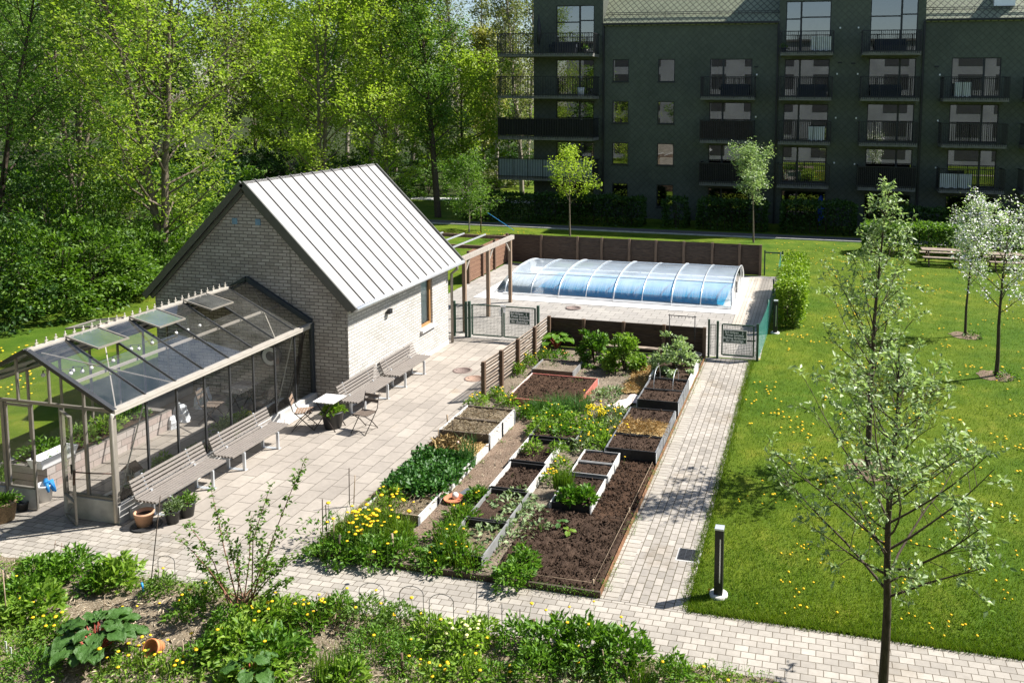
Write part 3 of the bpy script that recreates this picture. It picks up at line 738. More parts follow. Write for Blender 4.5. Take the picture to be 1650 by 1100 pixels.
dk = plain('dark_screen_cloth', (.014, .013, .014), .9, 0, 4, .3); br = plain('brown_screen', (.035, .026, .024), .9, 0, 4, .3); gy = plain('grey_screen_cloth', (.34, .39, .42), .8, 0, 3, .1)
rows = (10.93, 8.17, 5.42, 2.70)
for k, z in enumerate(rows):
    balcony(-20.98, -14.35, z, z + 1.33 if k < 1 else z + 1.28, (None, None, dk, gy)[k], 1.7)
    balcony(-2.42, .80, z, z + 1.3, None); balcony(2.48, 5.92, z, z + 1.3, (None, None, None, dk)[k])
    if k: balcony(-7.33, -3.92, z, z + 1.28, (None, None, br, dk)[k]); balcony(7.23, 10.93, z, z + 1.28); balcony(11.9, 15.5, z, z + 1.28)
for x, z in ((1.25, 10.35), (2.05, 10.3), (7.0, 10.1), (-3.95, 10.1)): MB().box(x - .13, x + .13, BY - .05, BY - .002, z - .05, z + .05).build('vent_grille', m_dark, BL)
for x, z in ((-15.6, 9.45), (-15.6, 6.6), (-15.6, 3.9), (1.1, 9.65), (1.1, 6.9), (1.1, 4.05), (2.35, 9.65), (2.35, 6.9), (2.35, 4.0), (7.2, 9.6), (7.2, 6.8), (7.2, 3.9), (-3.9, 9.6), (-3.9, 6.9), (1.2, 12.5), (2.3, 12.5)):
    MB().box(x - .045, x + .045, BY - .09, BY - .002, z - .05, z + .05).build('wall_lamp', m_whitep, BL)
# things people keep on the balconies
def balc_thing(name, label, cat, fn, m, x, z, grp=None):
    b = MB(); fn(b, x, z); o = b.build(name, m, None, (x, BY - .8, z)); tag(o, label, cat, grp); return o
Yb = BY - .8
balc_thing('folded_parasol', 'closed black parasol standing on the top left balcony', 'parasol', lambda b, x, z: b.lathe((x, Yb, z), [(.2, 0), (.2, .06), (.03, .08), (.03, .6), (.10, .7), (.19, 1.3), (.14, 2.0), (.04, 2.5), (.01, 2.65)], 10), m_dark, -18.35, 10.93)
def lounge(b, x, z): b.box(x - .9, x + .9, Yb - .35, Yb + .35, z + .02, z + .42).box(x - .9, x + .9, Yb + .2, Yb + .36, z + .42, z + .82).box(x - .95, x - .78, Yb - .35, Yb + .3, z + .42, z + .62).box(x + .78, x + .95, Yb - .35, Yb + .3, z + .42, z + .62)
mso = plain('dark_blue_cushion', (.018, .024, .034), .8, 0, 5, .2)
for x, z, l in ((-16.6, 10.93, 'dark blue outdoor sofa on the top left balcony'), (-5.2, 8.17, 'dark outdoor sofa on the balcony under white curtains'), (4.2, 10.93, 'dark outdoor sofa on the top balcony right of the laundry'), (4.0, 8.17, 'dark sofa on the second balcony down in the fourth column'), (-.4, 8.17, 'dark sofa on the second balcony down in the middle column')):
    balc_thing('balcony_sofa', l, 'sofa', lounge, mso, x, z)
def drape(b, x, z, w=.55, h=.85):
    n = 10; b.grid([(x - w + 2 * w * i / n, Yb - .62 + .04 * sin(i * 1.9), z + h * j + .05 * sin(i * 2.2) * (1 - j) + .1) for j in (0, 1) for i in range(n + 1)], n + 1, 2); b.grid([(x - w + 2 * w * i / n, Yb - .56 + .03 * sin(i * 2.1), z + .1 + h - (h * .5 + .06 * sin(i * 1.4)) * j) for j in (0, 1) for i in range(n + 1)], n + 1, 2)
for x, z, w, l in ((.05, 10.93, .6, 'white laundry on a rack on the top middle balcony'), (-.05, 5.42, .5, 'white sheet heaped on the third balcony of the middle column'), (8.2, 2.7, .9, 'white covers over furniture on the lowest right balcony'), (8.35, 8.17, .45, 'pale blue cloth on the upper right balcony')):
    balc_thing('laundry', l, 'laundry', lambda b, x, z: drape(b, x, z, w), m_cloth, x, z)
def pot(b, x, z): b.lathe((x, Yb - .4, z), [(.001, 0), (.13, 0), (.17, .28), (.15, .28), (.14, .24), (.001, .24)], 10)
for x, z, l in ((-14.9, 8.17, 'pair of white buckets on the second left balcony'),):
    balc_thing('bucket', 'white bucket at the end of the second left balcony', 'bucket', lambda b, x, z: b.lathe((x, Yb - .4, z), [(.001, 0), (.2, 0), (.27, .55), (.25, .55), (.2, .1), (.001, .1)], 12), m_whitep, -15.3, 8.17)
rp = np.random.default_rng(3)
def pot_plant(x, z, label):
    t = thing('potted_plant', label, 'plant', (x, Yb - .4, z)); b = MB(); pot(b, x, z); b.build('pot', m_dark, t)
    P = dome(rp, 90, .22, .35) + np.array([x, Yb - .4, z + .25]); fast('foliage', [(*leaves(P, .12, rp), l_mid)], t)
pot_plant(-15.0, 10.93, 'green pot plant at the right end of the top left balcony'); pot_plant(-2.2, 10.93, 'green pot plant at the left end of the top middle balcony')
t = thing('paddle_board', 'upright blue board leaning by the ground floor door', 'board', (.35, BY - .35, 0))
b = MB(); b.grid([(.35 + .22 * sin(pi * min(1, max(.04, j / 9))) ** .6 * i, BY - .35 + .05 * (1 - i * i), .05 + 2.0 * j / 9) for j in range(10) for i in (-1, -.5, 0, .5, 1)], 5, 10); b.build('deck', plain('deep_blue_board', (.02, .07, .35), .4), t)

# ================================================================== the pale block across the garden (it stands behind the viewpoint and shows in the windows)
OB = thing('opposite_block', 'pale rendered apartment block facing the garden from the near side', 'building', (0, -8, 0))
MB().box(-34, 34, -13, -2.2, 0, 15.6).build('wall', plain('pale_render', (.165, .18, .19), .85, 0, .4, .2), OB)
MB().box(-34.3, 34.3, -13.3, -1.9, 15.62, 15.9).build('roof', m_verge, OB)
for r_ in range(5):
    for c_ in range(15): x = -31.5 + c_ * 4.4; z = .7 + r_ * 2.95; MB().box(x, x + (1.9, 2.9)[c_ % 2], -2.23, -2.17, z, z + 1.9).build('window', m_steel, OB)
# ================================================================== fences
def slat_fence(name, label, posts, h, m_s, m_p, n, face, slat=.075, z0=.08, pw=.10, tilt=0):
    """posts: points along the fence; horizontal slats on the 'face' side"""
    t = thing(name, label, 'fence', (posts[0][0], posts[0][1], 0)); fx, fy = face
    for a, b in zip(posts, posts[1:]):
        m = MB(); step = (h - z0) / n
        for k in range(n):
            z = z0 + step * (k + .5); m.bar((a[0] + fx * (.055 + .012 * (k % 2)), a[1] + fy * (.055 + .012 * (k % 2)), z), (b[0] + fx * (.055 + .012 * (k % 2)), b[1] + fy * (.055 + .012 * (k % 2)), z), .022, slat, (tilt * fx, tilt * fy, 1))
        m.build('slat_panel', m_s, t)
    for p in posts:
        MB().box(p[0] - pw / 2, p[0] + pw / 2, p[1] - pw / 2, p[1] + pw / 2, 0, h + .03).build('post', m_p, t)
    return t
lf = [(-8.36, 20.12), (-8.28, 21.2), (-8.22, 22.35), (-8.18, 23.7), (-8.16, 25.05)]
slat_fence('slatted_fence', 'low grey slatted timber fence between patio and vegetable plot', lf, 1.0, m_wslat, m_wpost, 10, (-1, .0), .088, .1, .10, -.55)
FX = [-8.2, -7.05, -5.75, -4.46, -3.19]
ff = slat_fence('board_fence', 'low dark board fence at the back of the vegetable plot', [(x, 25.18) for x in FX], .94, m_wfence, m_wfenceb, 8, (0, 1), .1135, .02)
BXs = [AY(x, 390, 38.06).x for x in (817, 872, 930.5, 969.6, 1014, 1057, 1102, 1148, 1192, 1226)]
slat_fence('board_fence', 'long brown board fence behind the covered pool', [(x, 38.06) for x in BXs], 1.4, m_wfence, m_wfenceb, 10, (0, 1), .137, .02, .11)
slat_fence('slatted_fence', 'brown horizontal board fence at the left end of the pool deck', [(-14.40, 33.1), (-14.42, 34.7), (-14.44, 36.2), (-14.5, 38.0)], 1.4, woodmat('reddish_fence_wood', (.20, .115, .075), .3, (2, 2, 20)), m_wpost, 14, (-1, 0), .09, .04)
# wire fences and gates
MESHF = NT('welded_grid')
def gridmat():
    s = MESHF
    x = s.n('ShaderNodeSeparateXYZ'); s.l(s.pos(), x.inputs[0]); o = []
    for a in ('X', 'Z'):
        k = s.n('ShaderNodeMath', operation='PINGPONG'); s.l(x.outputs[a], k.inputs[0]); k.inputs[1].default_value = .0245
        c = s.n('ShaderNodeMath', operation='LESS_THAN'); s.l(k.outputs[0], c.inputs[0]); c.inputs[1].default_value = .0045; o.append(c)
    mx = s.n('ShaderNodeMath', operation='MAXIMUM'); s.l(o[0].outputs[0], mx.inputs[0]); s.l(o[1].outputs[0], mx.inputs[1])
    b = s.n('ShaderNodeBsdfPrincipled'); b.inputs['Base Color'].default_value = (.08, .12, .10, 1)
    t = s.n('ShaderNodeBsdfTransparent'); m = s.n('ShaderNodeMixShader')
    s.l(mx.outputs[0], m.inputs[0]); s.l(t.outputs[0], m.inputs[1]); s.l(b.outputs[0], m.inputs[2]); s.l(m.outputs[0], s.out.inputs[0]); return s.m
m_grid = gridmat()
m_sign = plain('dark_green_sign', (.02, .055, .04), .4, 0, 3, .05); m_txt = plain('sign_lettering', (.75, .78, .76), .5, 0, 3, .02)
def text_mesh(name, s, size, loc, parent, m, thick=.002):
    c = bpy.data.curves.new(name, 'FONT'); c.body = s; c.size = size; c.extrude = thick; c.align_x = 'CENTER'; c.align_y = 'CENTER'; c.resolution_u = 2; c.offset = .0024
    tmp = bpy.data.objects.new(name, c); COL.objects.link(tmp)
    dg = bpy.context.evaluated_depsgraph_get(); me = bpy.data.meshes.new_from_object(tmp.evaluated_get(dg)); bpy.data.objects.remove(tmp)
    og = org(parent); R = Matrix.Rotation(radians(90), 4, 'X')
    me.transform(Matrix.Translation(V(loc) - og) @ R); me.materials.clear(); me.materials.append(m)
    return link(name, me, parent)
def leaf_frame(t, name, x0, x1, y, z0, z1, r=.022):
    f = MB()
    for x in (x0, x1): f.bar((x, y, z0), (x, y, z1), r * 2)
    for z in (z0, z1): f.bar((x0 + r, y, z), (x1 - r, y, z), r * 1.6)
    o = f.build(name, m_green, t)
    MB().add([(x0, y + .004, z0), (x1, y + .004, z0), (x1, y + .004, z1), (x0, y + .004, z1)], [(0, 1, 2, 3)]).build('wire_grid', m_grid, o); return o
def sign(t, xc, y, zc, w, h):
    f = MB().box(xc - w / 2, xc + w / 2, y - .012, y, zc - h / 2, zc + h / 2).build('sign_board', m_sign, t)
    b = MB()
    for z in (zc - h / 2, zc + h / 2): b.box(xc - w / 2 - .012, xc + w / 2 + .012, y - .016, y - .001, z - .012, z + .012)
    for x in (xc - w / 2, xc + w / 2): b.box(x - .012, x + .012, y - .017, y - .0005, zc - h / 2, zc + h / 2)
    b.build('sign_border', m_galv, f)
    lines = ('Brf Gripen', 'Privat område', 'Badning förbjuden', 'för obehöriga'); L = h / 4.6
    for k, s in enumerate(lines):
        text_mesh('lettering', s, L * 1.12, (xc - (.13 * w if k == 0 else 0), y - .0145, zc + L * (1.5 - k)), f, m_txt)
    text_mesh('lettering', '2', L * 1.12, (xc + .33 * w, y - .0145, zc + L * 1.5), f, m_txt)
g1 = thing('double_gate', 'green wire double gate with a sign beside the brick house', 'gate', (-9.87, 25.5, 0))
for x in (-11.08, -8.68): MB().box(x - .04, x + .04, 25.46, 25.54, 0, 1.22).build('post', m_green, g1)
leaf_frame(g1, 'gate_leaf', -10.98, -9.93, 25.5, .10, 1.12); r = leaf_frame(g1, 'gate_leaf', -9.86, -8.78, 25.5, .10, 1.12)
sign(g1, -9.3, 25.475, .78, .70, .42)
MB().box(-10.0, -9.94, 25.45, 25.52, .8, 1.0).box(-9.88, -9.82, 25.45, 25.5, .92, 1.08).box(-9.97, -9.8, 25.45, 25.5, 1.1, 1.16).build('lock_box', m_galv, g1)
sf = thing('wire_fence_panel', 'narrow green wire panel between the house wall and the gate', 'fence', (-11.35, 25.5, 0))
for x in (-11.62, -11.2): MB().box(x - .035, x + .035, 25.465, 25.535, 0, 1.2).build('post', m_green, sf)
leaf_frame(sf, 'wire_panel', -11.58, -11.24, 25.5, .12, 1.1, .01)
g2 = thing('single_gate', 'green wire gate with a sign at the end of the paved path', 'gate', (-2.2, 25.3, 0))
for x in (-2.80, -1.58): MB().box(x - .035, x + .035, 25.26, 25.34, 0, 1.16).build('post', m_green, g2)
leaf_frame(g2, 'gate_leaf', -2.66, -1.70, 25.3, .12, 1.08); sign(g2, -2.27, 25.27, .72, .72, .40)
MB().bar((-1.64, 25.32, .62), (-1.95, 25.32, .60), .03).build('lock_box', m_dark, g2)
sf = thing('wire_fence_panel', 'narrow wire netting panel left of the single gate', 'fence', (-3.0, 25.3, 0))
MB().box(-3.10, -3.04, 25.27, 25.33, 0, 1.2).build('post', m_green, sf); leaf_frame(sf, 'wire_panel', -3.02, -2.86, 25.3, .1, 1.05, .008)
nf = thing('net_fence', 'turquoise wire netting fence running along the hedge side', 'fence', (-1.52, 25.4, 0))
pts = [(-1.55, 25.35), (-1.50, 26.4), (-1.46, 27.4), (-1.44, 28.6), (-1.42, 29.8), (-1.42, 32), (-1.42, 35), (-1.42, 38)]
for a, b in zip(pts, pts[1:]): MB().add([(a[0], a[1], .05), (b[0], b[1], .05), (b[0], b[1], 1.08), (a[0], a[1], 1.08)], [(0, 1, 2, 3)]).build('wire_net', m_net, nf)
for p in pts[3::2]: MB().tube([(p[0] - .03, p[1], 0), (p[0] - .03, p[1], 1.16)], .028, 8).build('post', m_green, nf)
bg_ = thing('rail_gate', 'thin dark rail gate beyond the pool fence by the hedge', 'gate', (-1.8, 38.3, 0))
for x in (-2.16, -1.36): MB().box(x - .03, x + .03, 38.27, 38.33, 0, 1.15).build('post', m_green, bg_)
MB().box(-2.13, -1.39, 38.28, 38.32, 1.02, 1.08).build('rail', m_green, bg_)
hr = thing('hanging_rail', 'thin black metal frame with a hook rail behind the low fence', 'frame', (-3.87, 25.05, 0))
MB().tube([(-4.26, 25.02, .0), (-4.26, 25.02, 1.36)], .014, 6).tube([(-3.47, 25.02, .0), (-3.47, 25.02, 1.36)], .014, 6).build('upright', m_dark, hr)
b = MB().tube([(-4.30, 25.02, 1.32), (-3.43, 25.02, 1.32)], .014, 6)
for k in range(7): b.tube([(-4.2 + k * .11, 25.0, 1.32), (-4.2 + k * .11, 24.97, 1.27)], .008, 4)
b.build('hook_rail', m_dark, hr)
# ================================================================== pergola
pg = thing('pergola', 'timber pergola with pale crossbars beside the brick house', 'pergola', (-11.5, 28.2, 0))
for y in (26.05, 28.16, 30.41):
    MB().box(-11.55, -11.43, y - .06, y + .06, 0, 2.47).build('post', m_wpergp, pg)
    MB().bar((-11.49, y + (.06 if y < 29 else -.06), 2.05), (-11.49, y + (.45 if y < 29 else -.45), 2.44), .05).build('knee_brace', m_wperg, pg)
MB().box(-11.56, -11.42, 25.75, 30.7, 2.47, 2.62).build('long_beam', m_wperg, pg)
MB().box(-15.7, -15.56, 25.75, 30.7, 2.40, 2.48).build('long_beam', m_wperg, pg)
for y in (26.05, 30.41): MB().box(-15.63 - .06, -15.63 + .06, y - .06, y + .06, 0, 2.4).build('post', m_wpergp, pg)
for y in (28.16, 30.45): MB().box(-16.1, -11.57, y - .05, y + .05, 2.485, 2.61).build('cross_beam', m_wpost, pg)
for k, x in enumerate((-12.5, -13.4, -14.3, -15.2)):
    MB().box(x - .025, x + .025, 26.0, 30.4, 2.62, 2.67).build('crossbar', m_alu, pg)
# ================================================================== pool
b = MB(); b.add([(-11.3, 32.0, .03), (-3.35, 32.0, .03), (-3.35, 36.2, .03), (-11.3, 36.2, .03)], [(0, 1, 2, 3)])
s = NT('pool_water'); bs = s.bsdf(.08, 0, .5); f = s.noise(1.3, None, 3)
s.l(s.ramp(f, (.35, (.03, .40, .72)), (.7, (.10, .58, .84))), bs.inputs['Base Color']); s.bump(s.noise(6), bs, .08, .02)
struct(b.build('pool_water', s.m))
PE = thing('pool_enclosure', 'low arched telescopic clear pool cover with aluminium ribs', 'pool cover', (-7.5, 34.1, 0))
def arch(t, z1, y0=31.5, y1=36.75):
    a = pi * t; c = cos(a); return (y0 + y1) / 2 - (y1 - y0) / 2 * (abs(c) ** .82) * (1 if c > 0 else -1), .06 + (z1 * .96 - .06) * sin(a) ** .92
ribs = [(-12.25, .86, 31.85), (-11.10, .89, 31.75), (-9.90, .95, 31.62), (-8.76, .95, 31.62), (-7.62, .99, 31.57), (-6.47, .99, 31.55), (-5.30, 1.03, 31.5), (-4.17, 1.03, 31.5), (-2.98, 1.07, 31.46)]
s = NT('condensed_pool_sheet'); s.t.nodes.remove(s.out); s.out = s.n('ShaderNodeOutputMaterial')
x = s.n('ShaderNodeSeparateXYZ'); s.l(s.pos(), x.inputs[0])
mp = s.n('ShaderNodeMapping'); mp.inputs['Scale'].default_value = (19, .5, .4); s.l(s.pos(), mp.inputs[0])
nz = s.noise(1.0, mp.outputs[0], 3, .6); big = s.noise(.9, None, 3)
a = s.n('ShaderNodeMath', operation='MULTIPLY_ADD'); s.l(nz, a.inputs[0]); a.inputs[1].default_value = .75; s.l(x.outputs['Z'], a.inputs[2])
mist = s.ramp(a.outputs[0], (.66, (.05,) * 3), (.76, (.30,) * 3), (1.0, (.58,) * 3)); mist = s.mix(1.0, mist, s.ramp(big, (.3, (.7,) * 3), (.7, (1.1,) * 3)), 'MULTIPLY')
tr = s.n('ShaderNodeBsdfTransparent'); tr.inputs[0].default_value = (.86, .92, .95, 1)
df = s.n('ShaderNodeBsdfPrincipled'); df.inputs['Base Color'].default_value = (.60, .69, .79, 1); df.inputs['Roughness'].default_value = .35  # misted coat: condensation, its blue also standing in for reflected sky
m1 = s.n('ShaderNodeMixShader'); s.l(mist, m1.inputs[0]); s.l(tr.outputs[0], m1.inputs[1]); s.l(df.outputs[0], m1.inputs[2])
gl = s.n('ShaderNodeBsdfGlossy'); gl.inputs['Roughness'].default_value = .12; fr = s.n('ShaderNodeFresnel'); fr.inputs[0].default_value = 1.45
m2 = s.n('ShaderNodeMixShader'); s.l(fr.outputs[0], m2.inputs[0]); s.l(m1.outputs[0], m2.inputs[1]); s.l(gl.outputs[0], m2.inputs[2]); s.l(m2.outputs[0], s.out.inputs[0])
m_cond = s.m
N = 22
for (xa, za, ya), (xb, zb, yb) in zip(ribs, ribs[1:]):
    vs = [(x_, *arch(k / N, zz - .02, yy)) for k in range(N + 1) for x_, zz, yy in ((xa, za, ya), (xb, zb if 0 else za, yb))]
    MB().grid(vs, 2, N + 1).build('cover_panel', m_cond, PE)
    for t_ in (.30, .70): p = arch(t_, za, (ya + yb) / 2); MB().bar((xa, *p), (xb, *p), .02).build('purlin', m_alu, PE)
for k, (x_, z_, y_) in enumerate(ribs):
    MB().tube([(x_, *arch(i / N, z_ + .012, y_ - .01)) for i in range(N + 1)], .030 if k % 2 == 0 else .020, 6).build('rib', m_alu, PE)
for k in range(0, 8, 2):
    xa, xb, y_ = ribs[k][0], ribs[k + 2][0], ribs[k + 2][2]
    MB().box(xa, xb + .03, y_ - .05, y_ + .03, .024, .11).build('base_rail', m_alu, PE); MB().box(xa, xb + .03, 36.72, 36.8, .024, .11).build('base_rail', m_alu, PE)
for x_, dx, (z_, y_) in ((-2.98, .0, (1.05, 31.46)), (-12.25, -.42, (.85, 31.85))):
    ps = [(x_, *arch(i / N, z_, y_)) for i in range(N + 1)]
    if dx: ps = [(x_ + dx * (1 - (p[2] - .06) / (z_ - .06)), p[1], p[2]) for p in ps]
    MB().add(ps, [tuple(range(N + 1))]).build('end_panel', m_cond, PE)
    e = MB()
    if not dx:
        for y in (32.9, 34.1, 35.4): e.bar((x_ + .01, y, .05), (x_ + .01, y, .88), .03)
        e.bar((x_ + .01, y_, .07), (x_ + .01, 36.7, .07), .05)
    else: e.bar((x_ + dx, y_, .06), (x_ + dx, 36.7, .06), .05)
    e.build('end_frame', m_alu, PE)
MB().box(-2.97, -2.93, 33.1, 33.14, .3, .75).build('handle', m_dark, PE)
# ================================================================== small fixed things
def bollard(x, y, label):
    t = thing('bollard_lamp', label, 'lamp', (x, y, 0), None)
    MB().box(x - .068, x + .068, y - .068, y + .068, .02, 1.12).build('column', m_dark, t)
    MB().box(x - .072, x + .072, y - .072, y + .072, 1.122, 1.15).build('cap', m_galv, t)
    MB().box(x + .012, x + .03, y - .0705, y - .066, .25, .98).build('light_slot', m_alu, t)
    MB().lathe((x, y, 0), [(.15, -.02), (.15, .035), (.12, .045), (.02, .045)], 16).build('foot', m_concw, t)
bollard(-1.32, 12.78, 'dark square bollard lamp on the grass at the near path corner'); bollard(-1.2, 28.6, 'dark square bollard lamp in front of the tall hedge')
def cover(x, y, r, m, label, z=.007):
    t = thing('manhole_cover', label, 'manhole cover', (x, y, 0)); MB().lathe((x, y, z), [(r, 0), (r, .006), (r - .03, .006), (r - .03, .002), (.001, .002)], 28).build('lid', m, t)
    MB().lathe((x, y, z), [(r + .03, .0), (r + .028, .003), (r, .003)], 28).build('rim', m_iron2, t); b = MB(); b.box(x - r * .75, x - r * .6, y - .02, y + .02, z + .003, z + .0045); b.build('key_slot', m_dark, t)
p = G(745, 597); cover(p.x, p.y, .26, m_iron2, 'brown manhole cover in the patio further from the slatted fence')
p = G(764, 610); cover(p.x, p.y, .26, m_iron, 'rust orange manhole cover beside the slatted fence')
p = G(924, 497); cover(p.x, p.y, .27, m_iron2, 'brown manhole cover in the slabs in front of the pool', .03)
p = G(1110, 895); t = thing('drain_grate', 'square iron drain grate at the edge of the path and lawn', 'drain', (p.x, p.y, 0))
b = MB()
for k in range(9): b.box(p.x - .17, p.x + .17, p.y - .17 + k * .042, p.y - .15 + k * .042, .012, .022)
for x in (-.17, -.06, .05, .16): b.box(p.x + x - .008, p.x + x + .008, p.y - .17, p.y + .19, .0125, .024)
b.build('grate', m_steel, t); MB().box(p.x - .21, p.x + .21, p.y - .21, p.y + .21, .0, .011).build('frame', m_conc, t)
# ================================================================== benches
def bench(x, y, L, label, grp=None, facing=1):
    """slatted bench with its back towards -X; legs are flat steel frames"""
    t = thing('bench', label, 'bench', (x, y, 0), grp)
    s = MB(); w = .058
    for k in range(6): s.box(x - .22 + k * .078, x - .22 + k * .078 + .05, y - L / 2, y + L / 2, .405, .445)
    s.build('seat', m_wbench, t)
    s = MB()
    for k in range(5):
        z = .475 + k * .070; xx = x - .245 - k * .028; s.bar((xx, y - L / 2, z), (xx, y + L / 2, z), .035, .046, (-.3, 0, 1))
    s.build('backrest', m_wbench, t)
    for sy in (-1, 1):
        yy = y + sy * L * .30
        MB().box(x + .19, x + .25, yy - .05, yy - .035 + .02, 0, .40).box(x + .185, x + .255, yy - .055, yy + .045, .0, .012).build('leg', m_galv, t)
        MB().box(x - .20, x - .14, yy - .05, yy - .015, 0, .40).bar((x - .26, yy - .03, .4), (x - .405, yy - .03, .78), .03, .03, (1, 0, .4)).build('leg', m_galv, t)
        MB().box(x - .14, x + .19, yy - .05, yy - .015, .36, .40).box(x - .16, x + .2, yy - .06, yy + .03, .0, .01).build('leg_frame', m_galv, t)
        MB().box(x - .25, x - .20, yy - .03, yy + .015, .40, .48).build('back_bracket', m_galv, t)
    return t
bench(-11.90, 13.45, 1.9, 'slatted bench nearest the greenhouse door behind the flower pots'); bench(-11.86, 15.50, 1.9, 'slatted bench along the greenhouse glass further from its door')
bench(-11.05, 19.0 + .0, 1.9, 'slatted bench against the brick wall beside the small table'); bench(-11.03, 21.08, 1.9, 'slatted bench under the house window')
# ================================================================== folding chairs and tables
mch = plain('dark_chair_frame', (.05, .04, .035), .5, .2, 5, .2)
def chair(x, y, rot, label, m_slat, grp=None):
    t = thing('folding_chair', label, 'chair', (x, y, 0), grp)
    def q(a, b_, c): return (x + a, y + b_, c)
    s = MB()
    for k in range(6): s.box(x - .19, x + .19, y - .19 + k * .064, y - .14 + k * .064, .44, .458)
    s.build('seat', m_slat, t)
    s = MB()
    for k, z in enumerate((.66, .78)): s.bar(q(-.20, -.27 - k * .025, z), q(.20, -.27 - k * .025, z), .015, .075, (0, -.2, 1))
    s.build('backrest', m_slat, t)
    for sx in (-1, 1):
        MB().tube([q(sx * .2, -.31, .86), q(sx * .2, -.22, .50), q(sx * .2, .26, .0)], .011, 6).build('leg', mch, t)
        MB().tube([q(sx * .17, .19, .44), q(sx * .17, -.05, .25), q(sx * .17, -.27, .0)], .011, 6).build('leg', mch, t)
    MB().tube([q(-.2, .2, .06), q(.2, .2, .06)], .008, 5).tube([q(-.17, -.2, .07), q(.17, -.2, .07)], .008, 5).tube([q(-.19, -.19, .435), q(-.19, .2, .435), q(.19, .2, .435), q(.19, -.19, .435)], .009, 5).build('stretcher', mch, t)
    t.rotation_euler = (0, 0, rot); return t
def table(x, y, rot, label, m_top, w=.58, d=.56):
    t = thing('folding_table', label, 'table', (x, y, 0)); s = MB()
    for k in range(6): s.box(x - w / 2, x + w / 2, y - d / 2 + k * d / 6, y - d / 2 + (k + .82) * d / 6, .71, .73)
    s.build('tabletop', m_top, t)
    for sx in (-1, 1):
        for a, b_ in ((-1, 1), (1, -1)):
            MB().tube([(x + sx * (.24 - .02 * (a > 0)), y + a * .22, .70), (x + sx * (.24 - .02 * (a > 0)), y + b_ * .28, 0)], .012, 6).build('leg', mch, t)
    MB().tube([(x - .24, y, .36), (x + .24, y, .36)], .008, 5).box(x - w / 2 + .02, x + w / 2 - .02, y - .25, y - .23, .695, .708).box(x - w / 2 + .02, x + w / 2 - .02, y + .23, y + .25, .695, .708).build('stretcher', mch, t)
    t.rotation_euler = (0, 0, rot); return t
m_wtop = woodmat('bleached_slat', (.62, .60, .57), .1); m_brs = woodmat('brown_chair_slat', (.25, .175, .125), .25); m_drs = woodmat('dark_chair_slat', (.16, .125, .10), .25)
p = G(536, 690); table(p.x - .08, p.y + .02, radians(90), 'small white slatted folding table at the house corner', m_wtop)
TP = (p.x - .08, p.y + .02)
p = G(491, 690); chair(p.x, p.y, radians(-65), 'brown folding chair left of the small white table', m_brs)
p = G(588, 694); chair(p.x, p.y, radians(172), 'dark folding chair right of the small white table', m_drs)
chair(-14.15, 17.05, radians(-80), 'dark folding chair inside the greenhouse', m_drs); table(-13.85, 17.75, radians(80), 'grey slatted folding table inside the greenhouse', m_wbench); chair(-13.3, 18.1, radians(120), 'folding chair inside the greenhouse by the brick gable', m_drs)
# ================================================================== raised beds
def planter(name, label, x0, x1, y0, y1, h, ml, mf, fill=None, fz=-.05, boards=1, seed=0, mr=None, tk=.028, post=.045, lip=True):
    """four board sides (ml: the long sides seen from the path, mf: the ends), corner irons, soil"""
    t = thing(name, label, 'raised bed', ((x0 + x1) / 2, (y0 + y1) / 2, 0)); mr = mr or ml
    bh = h / boards
    for nm, m, bx in (('side_board', ml, (x0, x0 + tk, y0, y1)), ('side_board', mr, (x1 - tk, x1, y0, y1)), ('end_board', mf, (x0 + tk, x1 - tk, y0, y0 + tk)), ('end_board', mf, (x0 + tk, x1 - tk, y1 - tk, y1))):
        b = MB()
        for k in range(boards): b.box(*bx, .01 + k * bh, (k + 1) * bh - (.006 if k < boards - 1 else 0))
        b.build(nm, m, t)
    for x in (x0, x1):
        for y in (y0, y1):
            sx = 1 if x == x1 else -1
            MB().box(x - (.004 if sx < 0 else -.001), x + (.004 if sx > 0 else -.001), y - post, y + post, .02, h - .02).build('corner_iron', m_blackg if ml in (m_white, m_greyb) else m_galv, t)
    if fill: bumpy('soil', fill, x0 + tk, x1 - tk, y0 + tk, y1 - tk, h + fz, .02, .05, seed + 50, t)
    return t
m_dull = plain('weathered_brown_end', (.12, .095, .07), .8, 0, 6, .3)
m_mix = soilmat('weedy_soil', (.07, .05, .035), (.26, .21, .14), (.4, .34, .22), .60, 22)
LXA, LXB = -8.19, -6.96
planter('raised_bed', 'tall two board white raised bed beside the patio with dry soil', LXA, LXB, 17.86, 18.66, .4, m_white, m_dull, m_mix, -.05, 2, 1)
planter('raised_bed', 'tall two board white raised bed with a short brown stake standing in it', LXA, LXB, 17.06, 17.85, .4, m_white, m_dull, m_mix, -.04, 2, 2)
planter('raised_bed', 'low white raised bed holding a mound of dry grass and leeks', LXA, LXB, 16.22, 17.04, .22, m_white, m_black, m_straw, -.02, 1, 3)
planter('raised_bed', 'low white raised bed full of strawberry plants behind the divider', LXA, LXB, 15.34, 16.20, .22, m_white, m_oldw, m_soil, -.05, 1, 4)
planter('raised_bed', 'low white raised bed full of strawberry plants with a brown front board', LXA, LXB, 14.42, 15.32, .22, m_white, m_oldw, m_soil, -.05, 1, 5)
planter('raised_bed', 'leaning white raised bed with dry yellow stalks near the marigolds', LXA + .05, LXB, 13.62, 14.40, .21, m_white, m_oldw, m_mix, -.06, 1, 6)
planter('raised_bed', 'white sided bed with two green seedling clumps at its back', -6.22, -5.41, 16.34, 17.54, .22, m_white, m_black, m_soil, -.09, 1, 7)
planter('raised_bed', 'white sided bed of bare clumpy soil in the middle row', -6.16, -5.35, 15.05, 16.24, .22, m_white, m_black, m_soil, -.10, 1, 8)
